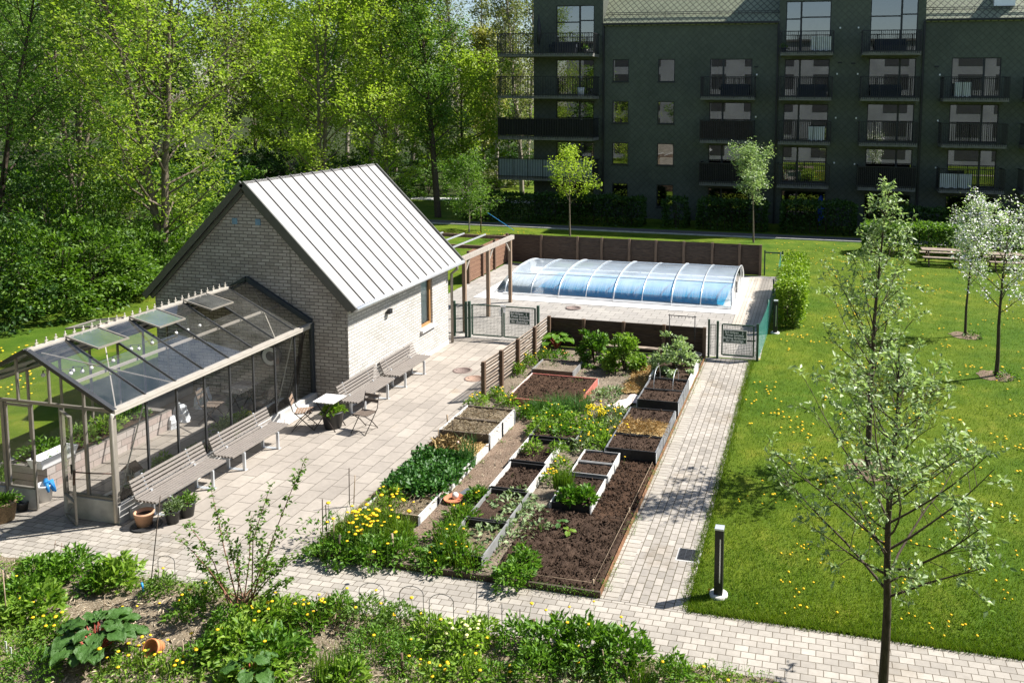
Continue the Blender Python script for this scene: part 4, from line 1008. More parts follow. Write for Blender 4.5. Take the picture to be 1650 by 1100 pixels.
planter('raised_bed', 'grey sided bed with wilted pale leaves in the middle row', -6.10, -5.29, 13.78, 14.98, .22, m_greyb, m_black, m_soil, -.08, 1, 9)
planter('raised_bed', 'grey sided bed nearest the front edging with wilted leaves', -6.10, -5.27, 12.56, 13.74, .22, m_greyb, m_black, m_mix, -.12, 1, 10)
planter('raised_bed', 'white edged small bed of bare soil at the back of its row of three', -4.78, -3.97, 16.61, 17.19, .24, m_white, m_greyb, m_soil, -.04, 1, 11)
planter('raised_bed', 'white edged small bed of bare soil in the middle of its row of three', -4.77, -3.96, 16.02, 16.59, .24, m_white, m_greyb, m_soil, -.04, 1, 12)
planter('raised_bed', 'white edged bed with chives and leafy greens at its dark front', -4.78, -3.97, 14.72, 15.93, .22, m_white, m_black, m_soil, -.04, 1, 13)
for k, (y0, y1, f, l) in enumerate(((17.22, 18.05, m_soil, 'black raised bed of bare soil nearest the dug strip'), (18.07, 18.91, m_straw, 'black raised bed covered in golden straw'), (18.93, 19.75, m_soil, 'black raised bed of bare soil behind the straw one'))):
    planter('raised_bed', l, -4.32, -3.18, y0, y1, .32, m_blackg, m_black, f, -.03 if f is m_soil else .0, 1, 20 + k)
planter('raised_bed', 'black raised bed of bare soil with the taller dark front beside the path', -4.22, -3.16, 20.06, 20.90, .42, m_blackg, m_black, m_soil, -.03, 1, 24)
planter('raised_bed', 'black raised bed spanned by two thin wire hoops', -4.22, -3.16, 20.92, 21.78, .42, m_blackg, m_black, m_soil, -.05, 1, 25)
planter('raised_bed', 'pale sided raised bed with a big bushy herb by the low fence', -4.26, -3.16, 21.82, 23.7, .42, m_white, m_black, m_soil, -.12, 1, 26)
planter('raised_bed', 'wide low bed of bare soil with red painted boards', -7.66, -5.72, 19.92, 21.95, .2, m_redw, m_red, m_soilr, -.03, 1, 27, m_red)
planter('raised_bed', 'small grey weathered bed behind the red one', -7.78, -6.55, 22.3, 23.3, .2, m_greyb, m_dull, m_bchip, -.04, 1, 28)
t = thing('edging_board', 'low dark timber edging at the front of the vegetable plot', 'edging', (-5.7, 12.27, 0)); MB().box(-8.38, -3.14, 12.245, 12.285, 0, .10).build('board', plain('dark_edging', (.07, .05, .038), .8, 0, 6, .3), t)
t = thing('edging_board', 'rusty edging strip between the vegetable plot and the path', 'edging', (-3.15, 18, 0)); MB().box(-3.165, -3.142, 12.29, 25.1, 0, .09).build('board', m_rust, t)
t = thing('edging_board', 'timber edging between the patio and the vegetable plot', 'edging', (-8.37, 16, 0)); MB().box(-8.39, -8.36, 12.29, 20.0, 0, .08).build('board', m_oldw, t)
t = thing('string_line', 'white string stretched on short pegs along the dug soil', 'string', (-3.3, 14, 0))
b = MB(); b.tube([(-3.30, 12.42, .14), (-3.26, 14.9, .15), (-3.24, 17.1, .15)], .004, 4).tube([(-3.3, 12.42, .14), (-5.0, 12.42, .13)], .0035, 4); b.build('cord', m_twig, t)
for x, y in ((-3.30, 12.42), (-3.26, 14.9), (-5.0, 12.42)): MB().tube([(x, y, .0), (x, y, .2)], .014, 5).build('peg', m_twig, t)
def hoop(x, y, w, h, label, m=m_steel, ang=0, grp=None, r=.007):
    t = thing('wire_hoop', label, 'hoop', (x, y, 0), grp); d = V((cos(ang), sin(ang), 0)); ps = []
    for k in range(15):
        a = pi * k / 14; ps.append(V((x, y, h - w * .35)) + d * (-cos(a) * w / 2) + V((0, 0, sin(a) * w * .35)))
    ps = [V((ps[0].x, ps[0].y, 0))] + ps + [V((ps[-1].x, ps[-1].y, 0))]
    MB().tube(ps, r, 5).build('wire', m, t)
hoop(-3.95, 21.35, .9, .85, 'thin pale wire hoop over the soil left in the black bed', m_galv, radians(90)); hoop(-3.45, 21.35, .9, .82, 'thin pale wire hoop over the soil nearer the path in the black bed', m_galv, radians(90))
# ================================================================== pots and loose things
def pot(x, y, r, h, m, label, name='flower_pot', cat='flower pot', soil=True, rim=.02, taper=.72, z=0, tilt=None):
    t = thing(name, label, cat, (x, y, z))
    MB().lathe((x, y, z), [(.001, .01), (r * taper, 0), (r * .97, h - .05), (r, h - .05), (r + .008, h), (r - rim, h), (r - rim - .01, h - .06), (.001, h - .06)], 22).build('body', m, t)
    if soil: MB().lathe((x, y, z), [(r - rim - .012, h - .055), (r * .5, h - .045), (.001, h - .04)], 18).build('soil', m_soil, t)
    return t
p = G(233, 846); pot(p.x, p.y, .17, .27, m_terra, 'empty terracotta pot on a saucer at the near end of the bench')
t = thing('saucer', 'dark saucer lying under the terracotta pot', 'saucer', (p.x, p.y, 0)); MB().lathe((p.x + .05, p.y - .01, .006), [(.001, .0), (.24, 0), (.27, .02), (.25, .02), (.22, .006), (.001, .006)], 22).build('dish', m_plast, t)
p = G(279, 842); pa = pot(p.x, p.y, .135, .26, m_plast, 'black plastic pot of grey herbs beside the terracotta pot'); PA_ = (p.x, p.y)
p = G(299, 833); pb = pot(p.x, p.y + .05, .15, .28, m_plast, 'black plastic pot of herbs closest to the bench leg'); PB_ = (p.x, p.y + .05)
p = G(5, 838); pw_ = pot(p.x, p.y, .24, .38, m_wick, 'wicker basket of herbs left of the greenhouse door', 'basket', 'basket', True, .03, .75); PW_ = (p.x, p.y)
p = G(37, 822); pot(p.x, p.y, .11, .18, m_plast, 'small black pot by the closed greenhouse door leaf')
p = G(20, 818); pot(p.x - .05, p.y + .05, .08, .14, m_whitep, 'small white pot behind the wicker basket')
pt = pot(TP[0] + .05, TP[1] + .05, .27, .42, m_plast, 'large black tub with a pale green plant under the white table', 'tub'); PT_ = (TP[0] + .05, TP[1] + .05)
p = G(258, 1046, .1); t = thing('flower_pot', 'orange clay pot lying tipped over in the garden litter', 'flower pot', (p.x, p.y, 0))
b = MB(); b.lathe((0, 0, 0), [(.001, .01), (.08, 0), (.115, .16), (.125, .16), (.13, .20), (.11, .20), (.10, .05), (.001, .05)], 18); R_ = Matrix.Rotation(radians(62), 4, 'X') @ Matrix.Rotation(0, 4, 'Z')
b.v = [tuple(R_ @ V(v) + V((p.x, p.y, .14))) for v in b.v]; b.build('body', m_orange, t)
p = G(731, 806, .05); t = thing('saucer', 'orange clay saucer of soil on the mulch path', 'saucer', (p.x, p.y, 0)); MB().lathe((p.x, p.y, .06), [(.001, 0), (.17, 0), (.20, .05), (.185, .05), (.16, .015), (.001, .02)], 24).build('dish', plain('clay_red', (.50, .17, .09), .7), t)
t = thing('pebble', 'white round stone resting in the clay saucer', 'stone', (p.x, p.y, .09)); MB().ball((p.x + .01, p.y + .05, .13), .068, 10).build('stone', m_concw, t)
t = thing('plastic_sheet', 'dark scrap of ground cloth showing through the mulch beside the saucer', 'sheet', (p.x, p.y, 0)); MB().grid([(p.x - .1 + .09 * i + .05 * j, p.y - .05 + .2 * j, .064 + .006 * ((i * 7 + j * 3) % 3)) for j in range(4) for i in range(5)], 5, 4).build('cloth', plain('grey_ground_cloth', (.09, .095, .11), .7), t)
p = G(1000, 652); t = thing('crumpled_sheet', 'crumpled pale pink sheet lying on the bare ground', 'sheet', (p.x, p.y, 0)); rr = random.Random(4)
MB().grid([(p.x - .30 + .075 * i + .06 * j + rr.uniform(-.03, .03), p.y - .5 + .14 * j + rr.uniform(-.03, .03), .055 + rr.uniform(0, .07)) for j in range(9) for i in range(7)], 7, 9, False).build('cloth', plain('pale_pink_cloth', (.62, .53, .49), .8, 0, 6, .15), t)
bumpy('straw_patch', m_straw, -4.98, -4.36, 21.4, 24.0, .07, .025, .06, 77)
t = thing('plank', 'grey plank lying along the foot of the low back fence', 'plank', (-5.2, 24.75, 0)); MB().box(-6.9, -4.38, 24.62, 24.82, .30, .34).build('board', m_wslat, t)
for x in (-6.7, -5.5, -4.5): MB().box(x - .04, x + .04, 24.66, 24.78, .04, .30).build('foot', m_wpost, t)
t = thing('watering_can', 'dark watering can with a round handle by the low fence', 'watering can', (-3.75, 24.4, 0)); MB().lathe((-3.75, 24.4, .05), [(.001, 0), (.14, 0), (.13, .26), (.05, .28), (.001, .28)], 14).build('body', m_steel, t)
MB().tube([V((-3.75 + .17 * cos(a), 24.4, .30 + .17 * sin(a))) for a in [k * pi / 10 for k in range(11)]], .013, 6).build('handle', m_galv, t); MB().tube([(-3.62, 24.4, .12), (-3.4, 24.38, .38)], .02, 6).build('spout', m_steel, t)
for x, z_, l in ((-3.35, .0, 'dark rounded pot standing at the foot of the last fence panel'),): pot(x, 24.6, .16, .3, m_plast, l)
# greenhouse contents
p = G(66, 753, .45); t = thing('window_box', 'long white plastic trough on the greenhouse block wall', 'trough', (-14.95, 12.95, .45)); b = MB(); c = V((-15.0, 13.45, .46))
b.add([c + V(q) for q in ((-.14, -.38, 0), (.14, -.38, 0), (.14, .38, 0), (-.14, .38, 0), (-.18, -.44, .2), (.18, -.44, .2), (.18, .44, .2), (-.18, .44, .2), (-.15, -.40, .2), (.15, -.40, .2), (.15, .40, .2), (-.15, .40, .2), (-.12, -.36, .03), (.12, -.36, .03), (.12, .36, .03), (-.12, .36, .03))],
      [(0, 3, 2, 1), (0, 1, 5, 4), (1, 2, 6, 5), (2, 3, 7, 6), (3, 0, 4, 7), (4, 5, 9, 8), (5, 6, 10, 9), (6, 7, 11, 10), (7, 4, 8, 11), (8, 9, 13, 12), (9, 10, 14, 13), (10, 11, 15, 14), (11, 8, 12, 15), (12, 13, 14, 15)]); b.build('body', m_whitep, t)
p = G(73, 806); bk = pot(p.x, p.y, .15, .34, m_whitep, 'white bucket just inside the greenhouse door', 'bucket', 'bucket', False)
t = thing('gloves', 'blue rubber gloves hanging over the white bucket', 'gloves', (p.x, p.y, .34)); b = MB()
for k, (a, l) in enumerate(((.2, .16), (.6, .2), (1.1, .18), (-.4, .14), (2.2, .12))): b.tube([(p.x + .05, p.y, .33), (p.x + .12 * cos(a), p.y + .12 * sin(a), .36), (p.x + .19 * cos(a), p.y + .17 * sin(a), .36 - l)], [.05, .045, .02], 7)
b.build('rubber', m_blue, t)
for (px, py, sc, l) in ((293, 678, 1, 'crumpled white sack at the end of the block wall'), (328, 655, 1.15, 'upright white sack further inside the greenhouse'), (276, 690, .7, 'small grey white sack lying on the greenhouse floor')):
    p = G(px, py); rr = np.random.default_rng(int(px)); t = thing('sack', l, 'sack', (p.x, p.y, 0)); b = MB(); n = 12
    vs = [(p.x + sc * (.2 + .05 * rr.uniform(-1, 1)) * cos(2 * pi * k / n) * (1 - .5 * (j / 6) ** 3), p.y + sc * (.15 + .05 * rr.uniform(-1, 1)) * sin(2 * pi * k / n) * (1 - .3 * (j / 6)), sc * .42 * j / 6 + .03 * rr.uniform(-1, 1) * (j > 0)) for j in range(7) for k in range(n)]
    b.add(vs, [(j * n + k, j * n + (k + 1) % n, (j + 1) * n + (k + 1) % n, (j + 1) * n + k) for j in range(6) for k in range(n)] + [tuple(6 * n + k for k in range(n))]); b.build('bag', m_cloth2, t)
gl = [(118, 597), (113.6, 601.6), (132.6, 598), (147, 592.6), (69.6, 604), (182, 581), (223.6, 562), (211, 562), (245, 552.4), (302.7, 531.5), (321.5, 524.5), (283.6, 536.4)]
proto = None
for px, py in gl:
    p = G(px, py, 2.35)
    if proto is None:
        proto = thing('globe_lamp', 'small white globe of the string lights under the greenhouse roof', 'lamp', tuple(p), 'globe string lights in the greenhouse'); MB().ball(p, .042, 10).build('globe', m_whitep, proto); MB().tube([p + V((0, 0, .035)), p + V((0, 0, .09))], .012, 6).build('socket', m_dark, proto)
    else: copy_tree(proto, tuple(p))
t = thing('light_cable', 'thin cable of the string lights under the greenhouse roof', 'cable', tuple(G(118, 597, 2.45)))
MB().tube([V(G(px, py, 2.35)) + V((0, 0, .09)) for px, py in sorted(gl)], .006, 4).build('wire', m_dark, t)
t = thing('insect_hotel', 'little grey wooden insect house standing behind the bench', 'insect house', (-12.68, 12.95, .3)); x, y, z = -12.66, 13.0, .47
MB().box(x - .12, x + .12, y - .06, y + .07, z, z + .03).box(x - .12, x - .1, y - .06, y + .07, z + .03, z + .3).box(x + .1, x + .12, y - .06, y + .07, z + .03, z + .3).box(x - .1, x + .1, y + .05, y + .07, z + .03, z + .32).box(x - .1, x + .1, y - .055, y + .05, z + .17, z + .185).box(x - .008, x + .008, y - .055, y + .05, z + .03, z + .17).box(x - .05, x - .035, y - .055, y + .05, z + .185, z + .33).box(x + .035, x + .05, y - .055, y + .05, z + .185, z + .33).build('case', m_wtop, t)
MB().bar((x - .16, y, z + .27), (x + .004, y, z + .42), .2, .02, (0, 0, 1)).bar((x + .16, y, z + .27), (x - .004, y, z + .42), .2, .02, (0, 0, 1)).build('roof', m_wpost, t)
MB().box(x - .095, x - .01, y - .03, y + .04, z + .035, z + .16).box(x + .01, x + .095, y - .03, y + .04, z + .035, z + .16).build('filling', m_twig, t)
MB().box(x - .03, x + .03, y - .05, y + .05, .0, z).build('stand', m_wpost, t)
t = thing('wall_ornament', 'black round disc with a white open ring on the greenhouse end wall', 'ornament', (-13.6, 18.6, 1.24)); n = 22
vs = [(-13.6 + .30 * cos(2 * pi * k / 28), 18.62, 1.24 + .30 * sin(2 * pi * k / 28)) for k in range(28)]
MB().add(vs + [(x_, 18.57, z_) for x_, _, z_ in vs], [tuple(range(28)), tuple(range(55, 27, -1))] + [(k, k + 28, (k + 1) % 28 + 28, (k + 1) % 28) for k in range(28)]).build('disc', m_dark, t)
ps = []
for k in range(n + 1):
    a = radians(40 + 280 * k / n); ps += [(-13.6 + r_ * cos(a), 18.55, 1.24 + r_ * sin(a)) for r_ in (.13, .235)]
MB().add(ps, [(2 * k, 2 * k + 1, 2 * k + 3, 2 * k + 2) for k in range(n)]).build('ring', m_whitep, t)
t = thing('bamboo_canes', 'bundle of brown canes leaning in the greenhouse corner', 'canes', (-12.75, 18.4, 0)); rr = random.Random(2); b = MB()
for k in range(14): b.tube([(-12.9 + rr.uniform(-.12, .12), 18.3 + rr.uniform(-.08, .1), 0), (-12.62 + rr.uniform(-.05, .12), 18.5 + rr.uniform(-.03, .05), 1.75 + rr.uniform(0, .25))], .011, 5)
b.build('cane', m_barkd, t)
t = thing('garden_hose', 'loop of yellow hose among the greenhouse plants', 'hose', (-12.9, 16.7, .2)); MB().tube([(-12.95 + .14 * cos(a), 16.75 + .05 * a, .30 + .16 * sin(a)) for a in [k * pi / 10 for k in range(11)]], .02, 7).build('tube', m_yel2, t)
# picnic seats at the far right, stakes
def picnic(px, py, label):
    p = G(px, py); x, y = p.x, p.y; t = thing('picnic_bench', label, 'bench', (x, y, 0))
    s = MB()
    for k in range(4): s.box(x - 1.0, x + 1.0, y - .36 + k * .19, y - .2 + k * .19, .71, .75)
    s.build('tabletop', m_wslat, t)
    for sy in (-1, 1):
        MB().box(x - 1.0, x + 1.0, y + sy * .72 - .15, y + sy * .72 + .0, .43, .47).box(x - 1.0, x + 1.0, y + sy * .72 + .015, y + sy * .72 + .15, .43, .47).build('seat', m_wslat, t)
    for sx in (-.7, .7):
        MB().bar((x + sx, y - .3, .70), (x + sx, y - .75, .0), .06, .1).bar((x + sx, y + .3, .70), (x + sx, y + .75, .0), .06, .1).bar((x + sx, y - .85, .39), (x + sx, y + .85, .39), .05, .09).build('leg_frame', m_wpost, t)
picnic(1518, 426, 'weathered picnic bench left of the flowering trees'); picnic(1625, 434, 'weathered picnic bench behind the right flowering tree')
# ================================================================== trees
def grow_tree(name, label, x, y, H, R, seed, leaf, bark, n1=34, n2=6, n3=4, lpt=9, lsize=.16, base=.22, tr=.16, shape='round', up=.55, droop=0, group=None, cat='tree', spread=.12, aspect=.55, lean=0, extra=None, z0=0, forks=1, lup=.5, lastgap=1.0, tubes=True, twigs=0):
    rng = np.random.default_rng(seed); rd = random.Random(seed)
    t = thing(name, label, cat, (x, y, z0), group)
    b = MB(); tips = []; O = V((x, y, z0))
    def prof(u):
        if shape == 'round': return max(.12, sin(pi * min(1, (u * .92 + .10))) ** .75)
        if shape == 'cone': return max(.06, (1 - u) ** .8 * (1 if u > .12 else .55 + u * 3.5))
        if shape == 'column': return max(.15, (1 - u ** 3) * (.6 + .4 * min(1, u * 4)))
        if shape == 'oval': return max(.08, sin(pi * (u * .86 + .14)) ** .6)
        return 1
    def limb(p, d, L, r0, r1, seg, bend, jit, n=5):
        ps = [p]; d = d.normalized()
        for k in range(seg):
            d = (d + V((rd.gauss(0, jit), rd.gauss(0, jit), rd.gauss(0, jit) + bend))).normalized(); ps.append(ps[-1] + d * (L / seg))
        if tubes or r0 > .02: b.tube(ps, [r0 + (r1 - r0) * k / seg for k in range(seg + 1)], n, False)
        return ps, d
    stems = []
    if forks == 1:
        ps, _ = limb(O, V((lean, 0, 1)), H * .97, tr, tr * .10, 9, .02, .035, 8); stems.append((ps, 0.0))
    else:
        h0 = H * base * .8; ps, d = limb(O, V((lean, 0, 1)), h0, tr, tr * .8, 3, 0, .02, 8)
        for k in range(forks):
            a = 2 * pi * k / forks + rd.uniform(0, 1); q, _ = limb(ps[-1] - V((0, 0, .1)), V((cos(a) * .13, sin(a) * .13, 1)), H * .95 - h0, tr * .75, tr * .08, 8, .05, .05, 7); stems.append((q, h0 / H))
    for ps, f0 in stems:
        nn = n1 // len(stems)
        for k in range(nn):
            u = ((k + rd.random()) / nn) ** .9; hz = base + (lastgap - base) * u
            q = min(.999, max(0, (hz - f0) / (1 - f0))) * (len(ps) - 1); i = int(q); p = ps[i].lerp(ps[min(i + 1, len(ps) - 1)], q - i)
            a = k * 2.399 + rd.uniform(-.5, .5); L = R * prof(u) * rd.uniform(.6, 1.22); e = up + .5 * u
            d = V((cos(a), sin(a), e)); r0 = max(.010, tr * .30 * (1 - .7 * u) * min(1, L / R + .3))
            pp, dd = limb(p, d, L * 1.05, r0, r0 * .25, 5, .06 - droop, .10, 5)
            m2 = max(2, round(n2 * (.3 + .7 * min(1, L / R)))); m3 = max(2, round(n3 * (.4 + .6 * min(1, L / R))))
            for j in range(m2):
                f = .28 + .72 * (j + rd.random()) / m2; qi = min(4.99, f * 5); i2 = int(qi); p2 = pp[i2].lerp(pp[i2 + 1], qi - i2)
                d2 = (pp[i2 + 1] - pp[i2]).normalized() + V((rd.gauss(0, .75), rd.gauss(0, .75), rd.gauss(.15, .5))); L2 = L * rd.uniform(.22, .42) * (1.25 - .5 * f)
                p3, d3 = limb(p2, d2, L2, r0 * .32, r0 * .12, 3, .03 - droop, .14, 3)
                for m in range(m3):
                    g = .3 + .7 * (m + rd.random()) / m3; qi = min(2.99, g * 3); i3 = int(qi); p4 = p3[i3].lerp(p3[i3 + 1], qi - i3)
                    if twigs:
                        d4 = (d3 + V((rd.gauss(0, .7), rd.gauss(0, .7), rd.gauss(.2, .5)))).normalized(); q4 = p4 + d4 * (twigs * rd.uniform(.6, 1.3)); b.tube([p4, q4], [.004, .0015], 3, False)
                        for h_ in (.35, .65, .95): tips.append((p4.lerp(q4, h_), d4))
                        continue
                    tips.append((p4 + V((rd.gauss(0, 1), rd.gauss(0, 1), rd.gauss(0, 1))) * (L2 * .22), d3))
    b.build('trunk', bark, t)
    T = np.array([tuple(p) for p, _ in tips]); D = np.array([tuple(d) for _, d in tips])
    if len(T):
        P = np.repeat(T, lpt, 0) + rng.normal(0, spread, (len(T) * lpt, 3)); Dr = np.repeat(D, lpt, 0)
        v, f = leaves(P, lsize, rng, aspect, lup, Dr * .5); parts = [(v, f, leaf)]
        fast('crown', parts, t)
        if extra:
            k = rng.permutation(len(T))[:int(len(T) * extra[1])]; n = extra[3]
            P = np.repeat(T[k], n, 0) + rng.normal(0, spread * .8, (len(k) * n, 3)); v, f = leaves(P, extra[2], rng, 1.0, .6, None, .3); fast('blossom', [(v, f, extra[0])], t)
    return t
def AYx(px, Y): return AY(px, 300, Y).x
p = G(263, 452)
grow_tree('maple_tree', 'tall maple with twin grey trunks behind the brick house gable', p.x, p.y, 17.5, 6.0, 3, l_maple, m_bark, 64, 9, 6, 12, .155, .10, .24, 'round', .6, .02, spread=.20, forks=2)
grow_tree('broadleaf_tree', 'dark leafy tree at the far left edge over the shrubs', AYx(-20, 27), 27, 15, 6.0, 5, l_mid, m_barkd, 54, 8, 6, 12, .16, .08, .2, 'round', .5, .02, spread=.22, forks=2)
grow_tree('broadleaf_tree', 'dark leafy tree between the far left tree and the tall maple', AYx(120, 35), 35, 15.5, 5.4, 8, l_mid, m_bark, 54, 8, 6, 12, .16, .08, .18, 'round', .6, .02, spread=.22, forks=3)
grow_tree('linden_tree', 'bright yellow green tree rising over the brick house ridge', AYx(520, 47), 47, 19.5, 5.6, 12, l_bright, m_bark, 64, 8, 6, 12, .18, .08, .2, 'round', .7, .03, spread=.22, forks=2)
grow_tree('linden_tree', 'bright yellow green tree with drooping tips right of the house ridge', AYx(622, 50), 50, 19.5, 4.6, 13, l_bright, m_bark, 64, 8, 6, 12, .18, .10, .2, 'round', .7, .05, spread=.22)
p = G(706, 350)
grow_tree('broadleaf_tree', 'tall dark narrow tree with a bare lower trunk left of the apartment block', p.x, p.y, 22, 3.2, 17, l_mid, m_barkd, 64, 8, 5, 13, .18, .17, .24, 'column', .9, 0, spread=.22)
grow_tree('hornbeam_tree', 'spreading green tree in shade behind the lone trunk', AYx(752, 60), 60, 11.5, 4.6, 19, l_maple, m_barkd, 50, 7, 5, 11, .24, .10, .2, 'round', .3, .02, spread=.24)
grow_tree('broadleaf_tree', 'pale golden tree showing between the green tree and the block', AYx(778, 78), 78, 14.5, 3.4, 23, l_gold, m_bark, 40, 7, 5, 11, .28, .2, .2, 'oval', .8, 0, spread=.26)
p = G(841, 313)
pop = [('tall olive poplar whose trunk shows beside the lower left balconies', p.x, p.y, 27, 2.7, 29), ('tall thin poplar in front of the pale sky left of the block', AYx(800, 74), 74, 30, 2.6, 31), ('thin bare topped poplar behind the drooping bright tree', AYx(742, 82), 82, 31, 2.8, 37)]
for l, x, y, H, R, sd in pop: grow_tree('poplar_tree', l, x, y, H, R, sd, l_olive, m_barkp, 70, 6, 4, 6, .22, .10, .22, 'column', 1.6, -.03, spread=.22)
# the wood further back: two tree shapes copied over the slope
f1 = grow_tree('woodland_tree', 'mid green tree in the wood far behind the bright trees', -62, 66, 19, 6, 41, l_mid, m_bark, 40, 7, 5, 10, .38, .08, .25, 'round', .6, 0, 'woodland trees', spread=.34)
f2 = grow_tree('woodland_tree', 'olive sparse tree in the wood far behind the bright trees', -44, 82, 25, 4, 43, l_olive, m_barkp, 50, 6, 4, 7, .32, .1, .25, 'column', 1.2, 0, 'woodland trees', spread=.30)
f3 = grow_tree('woodland_tree', 'bright green tree in the wood far behind the bright trees', -52, 74, 18, 5.5, 47, l_maple, m_bark, 40, 7, 5, 10, .36, .08, .25, 'round', .6, 0, 'woodland trees', spread=.32)
rt = random.Random(9)
for k, (px, Y) in enumerate(((-60, 52), (-10, 62), (60, 70), (130, 60), (190, 78), (250, 66), (350, 92), (372, 68), (415, 78), (470, 96), (500, 74), (560, 88), (600, 70), (640, 96), (665, 80), (690, 74), (715, 98), (100, 95), (200, 102), (300, 108), (770, 100), (820, 108), (850, 92))):
    o = (f1, f2, f3)[(0, 1, 2, 0, 2, 1)[k % 6]] if px < 640 else (f2, f1, f2, f3)[k % 4]
    s_ = rt.uniform(.8, 1.1) * (.62 if px > 640 and o is not f2 else 1); copy_tree(o, (AYx(px, Y), Y, 0), rt.uniform(0, 6), (s_, s_, s_ * rt.uniform(.9, 1.1)))
for k, (x, y, s_, l) in enumerate(((-37, 5, .6, 'leafy tree at the far end of the opposite block'), (-29, 2.5, .65, 'leafy tree beside the opposite block'), (-23, 3.5, .55, 'smaller leafy tree in front of the opposite block'), (-17, 1.5, .5, 'smallest leafy tree in front of the opposite block'))):  # unseen trees near the viewpoint, added for green reflections in the windows
    o = copy_tree((f3, f1)[k % 2], (x, y, 0), k * 1.3, s_, l); del o['group']
# shrub bank on the left
def shrub(name, label, x, y, r, h, seed, leaf, n=2600, ls=.13, cat='shrub', group=None, fill=.8, z0=0, stems=9, bark=None, aspect=.6, up=.55, out=True):
    rng = np.random.default_rng(seed); t = thing(name, label, cat, (x, y, z0), group); CL = 55 if n > 2500 else 40
    b = MB(); rd = random.Random(seed)
    for k in range(stems):
        a = rd.uniform(0, 6.28); q = rd.uniform(.2, .7); b.tube([(x, y, z0), (x + q * .4 * r * cos(a), y + q * .4 * r * sin(a), z0 + h * .45), (x + q * r * cos(a), y + q * r * sin(a), z0 + h * .85 * sqrt(1 - q * q * .8))], [.012 + h * .008, .01 + h * .004, .003], 5, False)
    b.build('stems', bark or m_barkd, t)
    k = max(5, n // CL); C = dome(rng, k, r, h, fill); P = np.repeat(C, CL, 0) + rng.normal(0, .075 * (r + h) / 2, (k * CL, 3)) * np.array([1, 1, .6]); P[:, 2] = np.abs(P[:, 2])
    D = unit(P - np.array([0, 0, h * .35])); fast('foliage', [(*leaves(P + np.array([x, y, z0]), ls, rng, aspect, up, D if out else None), leaf)], t); return t
sb = ((-15, 512, 2.6, 3.6), (45, 506, 2.2, 3.0), (100, 500, 2.4, 3.3), (150, 488, 2.0, 2.7), (190, 476, 1.9, 2.8), (228, 466, 1.6, 2.2), (252, 452, 1.5, 2.6), (20, 470, 2.6, 4.6), (90, 465, 2.8, 5.2), (160, 450, 2.6, 4.8), (215, 435, 2.4, 4.0), (300, 400, 2.6, 4.5))
ln = ('leftmost', 'second', 'third', 'fourth', 'fifth', 'sixth', 'last')
for k, (px, py, r, h) in enumerate(sb):
    p = G(px, py); l = f'{ln[k]} leafy green shrub from the left along the shaded lawn edge' if k < 7 else ('big shrub behind the lawn edge shrubs at the far left', 'tallest shrub behind the third shrub of the lawn edge', 'tall shrub behind the fourth and fifth lawn edge shrubs', 'shrub in front of the maple trunk', 'shrub glimpsed between maple and house gable')[k - 7]
    shrub('shrub', l, p.x, p.y, r, h, 60 + k, (l_dark if k in (0, 7) else l_mid if k in (4, 5) else l_shrub), 4200, .15)  # darker leaves on two far left shrubs stand in for deep shade
# far shrubs under the trees by the block
for k, (px, Y, r, h, m, l) in enumerate(((690, 64, 2.4, 2.2, l_shrub, 'low shrub in the shade left of the lone trunk'), (735, 68, 2.6, 3, l_mid, 'round shrub behind the small white flowered tree'), (800, 70, 2.6, 2.4, l_olive, 'greyish shrub under the lower left balcony'), (850, 72, 2.5, 2.2, l_mid, 'shrub touching the corner of the block'), (650, 60, 2.2, 2.0, l_shrub, 'shrub just above the white roof edge'))):
    shrub('shrub', l, AYx(px, Y), Y, r, h, 80 + k, m, 1500, .22)
u1 = shrub('undergrowth_shrub', 'dark undergrowth shrub between the trunks of the wood', -45, 56, 3.2, 3.2, 301, l_shade, 1800, .28, group='undergrowth of the wood')
u2 = shrub('undergrowth_shrub', 'green undergrowth shrub between the trunks of the wood', -52, 60, 3.0, 2.6, 302, l_shrub, 1800, .28, group='undergrowth of the wood')
for k, (px, Y) in enumerate(((-30, 44), (40, 46), (110, 48), (170, 46), (230, 50), (300, 54), (340, 50), (380, 58), (60, 58), (150, 60), (210, 64), (420, 64), (460, 66), (500, 66), (540, 68), (580, 67), (620, 70), (360, 68), (300, 70), (255, 72), (400, 76), (470, 78), (560, 78), (640, 80), (690, 84), (740, 86), (800, 90), (850, 92))):
    copy_tree((u1, u2)[k % 3 == 1], (AYx(px, Y), Y, 0), rt.uniform(0, 6), rt.uniform(.75, 1.15))
# young trees on the lawns
p = G(756, 374); grow_tree('young_tree', 'young pale leaved tree with a stake in front of the shaded lawn', p.x, p.y, 4.4, 1.8, 91, l_mid, m_barkp, 30, 7, 5, 7, .13, .14, .05, 'oval', .35, .05, spread=.14)  # pale tree given darker leaves, its shade put into their colour
t = thing('tree_stake', 'short stake tied beside the young pale tree', 'stake', (p.x + .7, p.y, 0)); MB().tube([(p.x + .75, p.y, 0), (p.x + .75, p.y, 1.5)], .04, 6).build('post', m_wpost, t)
t = thing('guy_rope', 'thin blue rope running down from the young pale tree', 'rope', (p.x + 1.2, p.y, 0)); q = G(828, 371); MB().tube([AY(786, 343, p.y), q], .018, 4).build('cord', m_blue, t)
p = G(918.5, 380); grow_tree('young_tree', 'small yellow green tree in front of the grey lower balcony', p.x, p.y, 5.3, 2.3, 96, l_bright, m_bark, 17, 7, 5, 9, .13, .33, .06, 'cone', .6, 0, spread=.13)
p = G(1214, 391); grow_tree('young_tree', 'small round pale tree in front of the balconies behind the pool fence', p.x, p.y, 5.3, 1.65, 98, l_silver, m_bark, 28, 7, 5, 7, .12, .40, .055, 'round', .7, 0, spread=.13)
